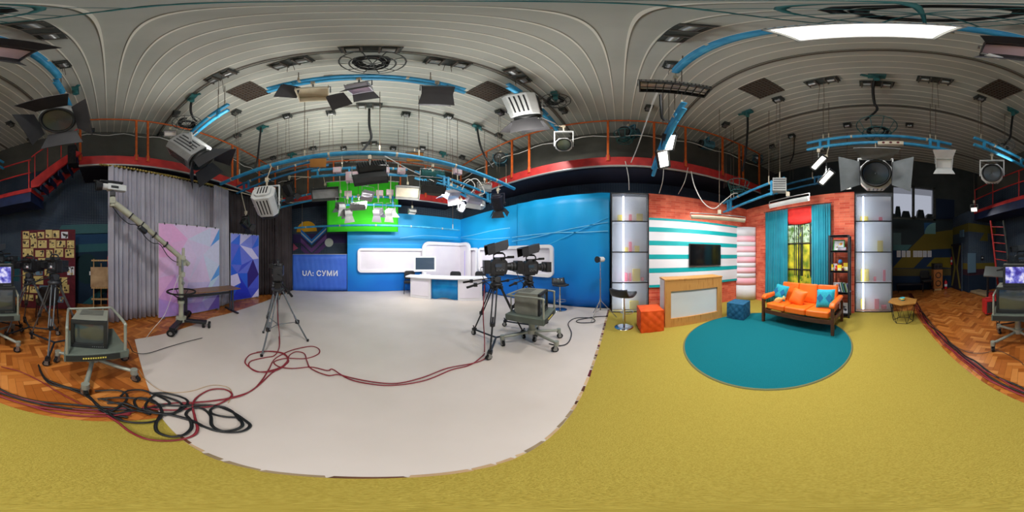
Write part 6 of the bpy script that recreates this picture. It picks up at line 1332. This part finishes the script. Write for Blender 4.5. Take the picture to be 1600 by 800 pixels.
def soft(label, p, target, w_=.5, h_=.3, d_=.16, m_='lamp_black', drop=.3, lit=0, doors=(None, None), door='door_black', inner='reflector', fins=True, roll=0, tubes=0, name='soft_light', power=0, stem=True, louver=0):
    rz, tilt = aimed(p, target); t = thing(name, label, 'studio lamp', p, rz); Tm = Matrix.Rotation(-tilt, 4, 'X') @ Matrix.Rotation(R(roll), 4, 'Y')
    def B(): q = MB(); q.M = Tm.copy(); return q
    q = B(); q.prism([(-d_/2, -h_/2*.7), (0, -h_/2), (d_/2, -h_/2), (d_/2, -h_/2+.015), (-d_/2+.02, -h_/2*.68), (-d_/2+.02, h_/2*.68), (d_/2, h_/2-.015), (d_/2, h_/2), (0, h_/2), (-d_/2, h_/2*.7)], -w_/2, w_/2, m_, 'yz')
    q.bx(-w_/2, -w_/2+.012, -d_/2, d_/2, -h_/2, h_/2, m_); q.bx(w_/2-.012, w_/2, -d_/2, d_/2, -h_/2, h_/2, m_)
    if fins:
        n = int(w_/.045)
        for k in range(n): x = -w_/2+w_*(k+.5)/n; q.bx(x-.005, x+.005, -d_/2-.03, -d_/2+.01, -h_/2*.65, h_/2*.65, m_); q.bx(x-.004, x+.004, -d_/2, 0, h_/2*.8, h_/2+.012, m_)
    q.build('housing', t)
    q = B(); ee = .015 if not lit else .03; q.bx(-w_/2+ee, w_/2-ee, -d_/2+.022 if not lit else d_/2-.04, -d_/2+.03 if not lit else d_/2-.03, -h_/2*.66 if not lit else -h_/2+.03, h_/2*.66 if not lit else h_/2-.03, 'lamp_glow' if lit else inner); q.build('diffuser' if lit else 'reflector', t)
    if louver:
        q = B(); q.bx(-w_/2, w_/2, d_/2-.008, d_/2, -.006, .006, m_)
        for k in range(louver+1): x = -w_/2+w_*k/louver; q.bx(x-.004, x+.004, 0, d_/2, -h_/2, h_/2, m_)
        q.build('louver', t)
    if tubes:
        for k in range(tubes): q = B(); z = h_*(-.5+(k+.5)/tubes)*.8; q.cyl((-w_/2+.03, .0, z), (w_/2-.03, .0, z), .014, 'tube_off' if not lit else 'lamp_glow', seg=8); q.build('tube', t)
    for sgn, ang in zip((1, -1), doors):
        if ang is None: continue
        q = B(); q.M = Tm @ Matrix.Translation((0, d_/2, sgn*h_/2)) @ Matrix.Rotation(sgn*R(ang), 4, 'X'); q.prism([(-w_/2, 0), (w_/2, 0), (w_/2+.05, h_*.75), (-w_/2-.05, h_*.75)], -.004, .004, door); q.build('barn_door', t)
    if stem:
        q = MB(); a = w_/2+.02
        if abs(roll) < 30: q.tube([(-a, 0, 0), (-a, 0, drop*.6), (a, 0, drop*.6), (a, 0, 0)], .011, 'steel', seg=6)
        q.cyl((0, 0, 0.0 if abs(roll) >= 30 else drop*.6), (0, 0, drop), .014, 'steel', seg=8); q.box((0, 0, drop), (.06, .06, .1), 'beige_metal'); q.build('yoke', t); hanger(t, p, drop)
    if power:
        f = Vector((0, d_/2+.004, 0)); M3 = Matrix.Rotation(rz, 4, 'Z') @ Tm; loc = Tm @ f; dr = (Tm.to_3x3() @ Vector((0, 1, 0)))
        l = bpy.data.lights.new('lamp_or_fill_light', 'AREA'); l.shape = 'RECTANGLE'; l.size = (w_-.04)*.86; l.size_y = (h_-.04)*.86; l.energy = power*LIT; l.color = (1, .975, .94)
        o = bpy.data.objects.new('lamp_or_fill_light', l); COL.objects.link(o); o.parent = t; o.location = loc; 
        Z = -dr; X = Tm.to_3x3() @ Vector((1, 0, 0)); Y = Z.cross(X); o.rotation_euler = Matrix((X, Y, Z)).transposed().to_euler()
    return t
# overhead big softlight (the brightest lamp)
soft('big glowing overhead softlight directly above the camera position', (.06, -.66, 5.06), (.06, -.35, 0), .74, .32, .14, 'lamp_grey', .5, lit=1, fins=True, power=210)
# glowing pairs
for (px, py, d, lab) in ((1045, 222, 2.75, 'upper'), (1036, 248, 2.85, 'lower')):
    p = pt(px, py, d); soft('glowing softlight over the counter, '+lab+' of the white-lit pair', p, (.9, -2.0, .2) if lab == 'upper' else (.8, -1.6, .2), .22, .42, .12, 'lamp_black', .34 if lab == 'upper' else .5, lit=1, roll=40, power=90, fins=False)
for (px, py, d, lab, rl) in ((1279, 254, 3.2, 'upper', 50), (1291, 277, 3.25, 'lower', 50)):
    p = pt(px, py, d); soft('glowing softlight beside the big fresnel, '+lab+' of the lit pair', p, (.3, -.4, .6), .40, .15, .12, 'lamp_black', .34 if lab == 'upper' else .55, lit=1, roll=rl, power=75)
# strip softlight, black, over the counter
soft('long black strip softlight with tube grid over the counter', pt(1055, 137, 1.95), (1.5, -.6, 2.2), .85, .26, .12, 'lamp_black', .5, tubes=2, inner='lamp_silver', power=0, louver=9)
# batten over the lino
CL = soft('cream soft lamp with wide dark barn doors on the central batten', pt(489, 146, 2.15), (-.5, 1.2, 0), .42, .34, .2, 'beige_metal', .5, fins=False, inner='beige_metal')
for (px, py, dg, lab) in ((449, 143, 20, 'wide dark barn door flap hanging left of the cream lamp'), (528, 158, -25, 'wide dark barn door flap hanging right of the cream lamp')):
    p = pt(px, py, 2.1); q = MB(); q.prism([(-.15, -.17), (.17, -.12), (.13, .16), (-.12, .14)], -.005, .005, 'door_black', 'xz'); q.cyl((-.1, 0, .15), (.1, 0, .15), .012, 'cam_black', seg=6); o = q.build('barn_door', None, loc=p); MW = Matrix.Translation(p) @ Euler((R(52), 0, -az(px)+R(dg))).to_matrix().to_4x4(); o.parent = CL; o.matrix_local = (Matrix.Translation(CL.location) @ Matrix.Rotation(CL.rotation_euler.z, 4, 'Z')).inverted() @ MW
soft('open-faced small lamp with silver frame on the central batten middle', pt(561, 137, 2.05), (.4, 3.4, 1), .3, .24, .16, 'lamp_silver', .45, doors=(40, 40), fins=False, inner='pinkish')
soft('small dark lamp facing away on the central batten, desk side', pt(683, 142, 2.2), (2.6, 6.4, 1), .42, .36, .2, 'door_black', .45, doors=(15, 15), fins=False, lit=1, power=60)
p = pt(542, 118, 2.1); q = MB(); q.bx(-.3, .3, -.03, .03, -.04, .04, 'beige_metal')
for k in range(4): q.cyl((-.21+.14*k, -.035, 0), (-.21+.14*k, -.03, 0), .03, 'maroon', seg=12)
o = q.build('socket_strip', None, .004, loc=p); o.rotation_euler.z = -az(542); o.rotation_euler.x = R(-30); tag(o, 'cream four-socket power strip on the central batten', 'power strip')
p = pt(1391, 228, 3.28); q = MB(); q.bx(-.25, .25, -.04, .04, -.05, .05, 'beige_metal')
for k in range(3): q.cyl((-.14+.14*k, -.045, 0), (-.14+.14*k, -.04, 0), .03, 'maroon', seg=12)
o = q.build('socket_strip', None, .004, loc=p-Vector((0, -.1, 0))); o.rotation_euler.z = -az(1391); tag(o, 'cream power strip on the batten above the big fresnel', 'power strip')
# big fresnels
fresnel('huge grey fresnel with four dark barn doors above the CRT trolley', pt(96, 186, 2.75), (0.0, -.9, 1.2), 1.25, .4, 'lamp_grey', 'door_black', (38, 30, 35, 40))
fresnel('big grey ribbed fresnel seen from above-behind near the grey curtain', pt(300, 238, 3.35), (-1.6, 3.6, 1.2), 1.25, .5, 'lamp_grey', 'door_black', (40, 35, 45, 45))
fresnel('boxy pale ribbed lamp hanging in front of the black curtain', pt(417, 318, 3.35), (-2.7, 5.3, .9), .92, .55, 'lamp_white', 'door_grey', (None,)*4)
fresnel('large pale ribbed fresnel on the batten by the right gallery, doors half open', pt(820, 170, 2.95), (4.6, 2.2, 2.4), 1.15, .4, 'lamp_white', 'door_black', (35, 50, 20, 50), lit=1, power=110)  # lens glow and beam are added to brighten the blue cloth
fresnel('round-lensed fresnel with greenish glass below the ribbed one', pt(881, 226, 3.6), (.8, .4, 2.2), .72, .7, 'lamp_white', 'door_black', (None,)*4, lens='lens_green')
fresnel('big front-facing fresnel with round lens above the forest window', pt(1368, 275, 3.1), (-.1, .5, 2.0), 1.15, .62, 'lamp_white', 'door_grey', (22, 82, None, 72))
fresnel('pale fresnel with round lens over the dark parquet corner', pt(1550, 272, 3.85), (-.2, -.3, 2.2), .98, .6, 'lamp_white', 'door_grey', (None,)*4)
soft('small white softlight with lower flap beside the big fresnel', pt(1475, 256, 3.55), (.0, .2, 1.5), .36, .3, .2, 'lamp_white', .35, doors=(60, 25), door='lamp_white', fins=False, inner='reflector')
soft('pink-faced soft lamp high beside the thick overhead batten', pt(1592, 80, 1.2), (-.3, .3, 1.5), .55, .32, .16, 'door_black', .35, doors=(30, 10), fins=False, inner='pinkish')
p = pt(1553, 88, 1.25); q = MB(); q.cyl((-.07, 0, 0), (.07, 0, 0), .035, 'tube_off', seg=16); q.cyl((.07, 0, 0), (.12, 0, .0), .02, 'steel'); o = q.build('lamp_bulb', None, loc=p); tag(o, 'small white bulb lamp beside the thick overhead batten', 'lamp bulb')
# black twin softlight and the bright cluster before the green screen
p = pt(580, 262, 3.05); soft('black softlight, upper box of the pair on the long blue tube', p, (.4, 6, 1.6), .52, .26, .2, 'lamp_black', .3, roll=-14, door='door_black')
p = pt(578, 278, 2.95); soft('black softlight, lower box of the pair on the long blue tube', p, (.4, 6, .9), .62, .3, .14, 'lamp_black', .5, roll=-12, fins=False)
soft('black finned softlight hanging above the news desk monitor', pt(676, 292, 4.1), (2.2, 6.5, 1.4), .62, .34, .2, 'lamp_black', .5, power=90, lit=1)  # real fixture, but its glow and light are added
soft('dark green flat lamp stacked above the black finned softlight', pt(676, 273, 4.15), (2.2, 6.5, 1.6), .6, .2, .2, 'teal', .3, fins=True)
soft('grey flat softlight box left above the green screen', pt(508, 303, 5.1), (-1.0, 1.0, 1.5), .86, .46, .16, 'gunmetal', .35, fins=False, inner='lamp_grey')
soft('pale flat softlight box right of the green screen top', pt(637, 301, 5.1), (1.0, 1.0, 1.8), .76, .46, .16, 'lamp_grey', .35, fins=False, inner='beige_metal')
soft('slanted silver softlight in the lamp cluster before the green screen', pt(575, 305, 4.3), (-.6, 6.2, .6), .3, .52, .2, 'lamp_silver', .45, roll=25, fins=False, lit=1, power=60)
soft('black and grey finned lamp in the cluster before the green screen', pt(560, 322, 4.4), (.2, 6.3, .7), .42, .24, .16, 'lamp_grey', .3, fins=True)
for px, py, tx, m_, lab in ((532, 322, -1.2, 'lamp_grey', 'first from the mural side'), (543, 332, -.6, 'lamp_grey', 'second from the mural side'), (591, 331, .9, 'lamp_silver', 'the darker one on the desk side'), (610, 331, 1.5, 'lamp_white', 'the brightest one nearest the desk')):
    lt = 1 if px > 600 else 0
    soft('small lamp before the green screen, '+lab, pt(px, py, 5.0), (tx, 6.4, .8), .24, .26, .18, m_, .5, fins=(px != 610), roll=-20 if px < 560 else 16, lit=lt, power=50 if lt else 0, doors=(20, 20), door=m_)
for px, py, d, lab in ((527, 266, 4.65, 'over the left edge of the green screen'), (602, 266, 4.65, 'over the right part of the green screen'), (627, 267, 4.65, 'right of the green screen on the upper batten'), (544, 303, 5.2, 'on the small-lamp batten, mural side'), (593, 302, 5.2, 'on the small-lamp batten, middle'), (609, 301, 5.2, 'on the small-lamp batten, desk side'), (715, 268, 4.5, 'beside the black finned softlight'), (551, 277, 4.6, 'larger, above the green screen middle')):
    p = pt(px, py, d); s = .12 if px != 551 else .2; q = MB(); q.box((0, 0, 0), (s*1.9, s, s*1.6), 'pinkish'); q.box((0, -s/2-.004, .0), (s*.9, .008, s*.7), 'lamp_white'); q.cyl((-s*.5, 0, -s*.8), (-s*.5, 0, -s*1.3), .01, 'cable_black', seg=6); o = q.build('ballast_box', None, .008, loc=p); tag(o, 'pinkish-white ballast box '+lab, 'ballast box')
soft('silver lamp with open flaps in the tangle over the desk', pt(705, 303, 4.7), (2.6, 6.3, 1.2), .5, .26, .2, 'lamp_silver', .3, doors=(40, 40), door='lamp_silver', fins=False, roll=-30)
soft('white box lamp lit from inside in the tangle over the desk', pt(741, 312, 4.8), (3.4, 6.3, 1), .46, .2, .2, 'lamp_silver', .35, doors=(50, 20), door='lamp_white', fins=False, lit=1, power=90)
soft('clear finned lamp head above the white box lamp', pt(757, 293, 4.9), (4.2, 5, 1.6), .4, .3, .2, 'lamp_grey', .3)
fresnel('small silver spotlight hanging low before the corner of the blue set', pt(720, 325, 5.3), (2.6, 6.6, .6), .46, .3, 'lamp_silver', 'door_grey', (None,)*4)
fresnel('small lit spotlight glowing against the blue corner', pt(752, 321, 5.2), (4.2, 5.6, 2.6), .42, .3, 'lamp_white', 'door_grey', (None,)*4, lit=1)
fresnel('dark blue-grey lamp hanging at the end of the long blue tube', pt(778, 318, 4.4), (4.3, 3.6, 1.2), .62, .4, 'navy', 'door_black', (30, 30, 30, 30))
soft('white small floodlight under the far gallery above the desk', pt(644, 331, 6.2), (1.8, 5.0, .8), .28, .2, .12, 'lamp_white', .2, fins=False)
fresnel('small dark lamp on the mural batten beside the black curtain', pt(384, 350, 5.0), (-3, 6, 1), .45, .35, 'lamp_black', 'door_black', (30, 30, 30, 30))
fresnel('small dark blue-grey lamp hanging left of the mural batten', pt(452, 297, 4.9), (-1.8, 6.4, 1), .6, .45, 'lamp_black', 'door_black', (30, 30, 30, 30))
p = pt(426, 325, 4.9); q = MB(); q.bx(-.22, .22, -.1, .1, -.09, .09, 'cart_green'); q.bx(-.2, .2, -.11, -.1, -.06, .06, 'gunmetal'); q.cyl((0, 0, .09), (0, .1, .6), .01, 'beige_metal', seg=6); o = q.build('ballast_box', None, .01, loc=p+Vector((0, 0, .05))); tag(o, 'grey-green ballast box on the mural batten', 'ballast box')
for px, lab in ((497, 'small amber framed flap lamp under the long tube, mural side'), (648, 'small amber framed flap lamp under the long tube, desk side')):
    p = pt(px, 254 if px < 600 else 245, 4.0); t = thing('flap_lamp', lab, 'studio lamp', p, -az(px)); q = MB(); q.M = Matrix.Rotation(R(-35), 4, 'X'); q.bx(-.2, .2, -.14, .14, -.02, .02, 'amber_grille'); q.bx(-.22, .22, -.16, -.14, -.03, .03, 'gunmetal'); q.bx(-.22, .22, .14, .16, -.03, .03, 'gunmetal'); q.build('flap', t); q = MB(); q.cyl((0, 0, 0), (0, 0, .3), .014, 'beige_metal'); q.box((0, 0, .1), (.08, .08, .08), 'gunmetal'); q.build('stem', t)
# LED strip lamps by the brick walls; their light is added to brighten the set
soft('white strip lamp hanging over the curtained window', pt(1231, 316, 3.55), (1.8, -4.1, .6), 1.0, .1, .1, 'lamp_white', .2, tubes=0, fins=False, lit=1, power=44)
soft('thin white strip lamp hanging in front of the striped panel', pt(1124, 341, 3.75), (4.3, -2.5, .9), 1.3, .09, .07, 'beige_metal', .15, fins=False, lit=1, power=40)
p = pt(1218, 290, 3.6); q = MB(); q.box((0, 0, 0), (.3, .2, .34), 'lamp_grey'); 
for k in range(5): q.box((0, -.102, -.12+k*.06), (.26, .008, .02), 'cam_grey')
o = q.build('dimmer_box', None, .01, loc=p); o.rotation_euler.z = -az(1218); tag(o, 'grey ribbed control box at the end of the low batten', 'control box')
# teal lamps standing on the right gallery
for px, py, tg, s, lab in ((982, 207, (2.0, 2.0, 4.0), .78, 'teal ribbed lamp on the gallery rail straight above the light box'), (1103, 226, (4.5, 3.0, 4.9), .66, 'teal ribbed lamp on the gallery between orange posts above bricks'), (1184, 250, (1.5, -1.5, 4.0), .62, 'pale teal lamp at the orange gallery end above the brick corner'), (782, 249, (1.0, 1.5, 4.3), .9, 'pale blue round-lensed lamp on the gallery near the lino battens')):
    fresnel(lab, pt(px, py, 3.96/max(.3, abs(sin(az(px))))+.25), tg, s, .35, 'teal_lamp', 'door_grey', (None,)*4, lens='lens_glass')
p = pt(262, 210, 4.2); soft('small silver lamp on the rail of the grey curtain gallery', pt(266, 209, 4.2), (0, 0, 2), .3, .16, .12, 'lamp_silver', .25, fins=True)
# floodlight in the dark corner
p = pt(1522, 327, 5.9); soft('small glowing floodlight in the far dark corner under the red landing', p, (-1.2, -2.5, 0), .24, .18, .08, 'lamp_white', .3, lit=1, fins=False, power=22)
soft('tiny glowing lamp above the brick wall by the big fresnel', pt(1326, 293, 4.6), (1.0, -2, 0), .16, .1, .08, 'lamp_white', .25, lit=1, fins=False, power=8)

# added uplights, tied to no fixture, that brighten the ceiling
for loc, pw in (((0, 3.05, 3.75), 60), ((-.9, 4.4, 4.5), 45), ((2.6, 4.3, 4.4), 45), ((-2.3, 2.0, 3.9), 55), ((1.5, -1.9, 3.9), 14), ((-2.8, -2.7, 4.2), 5), ((2.4, 1.6, 4.2), 40)):
    area('lamp_or_fill_light', loc, (0, 0, 1), .5, .5, pw)
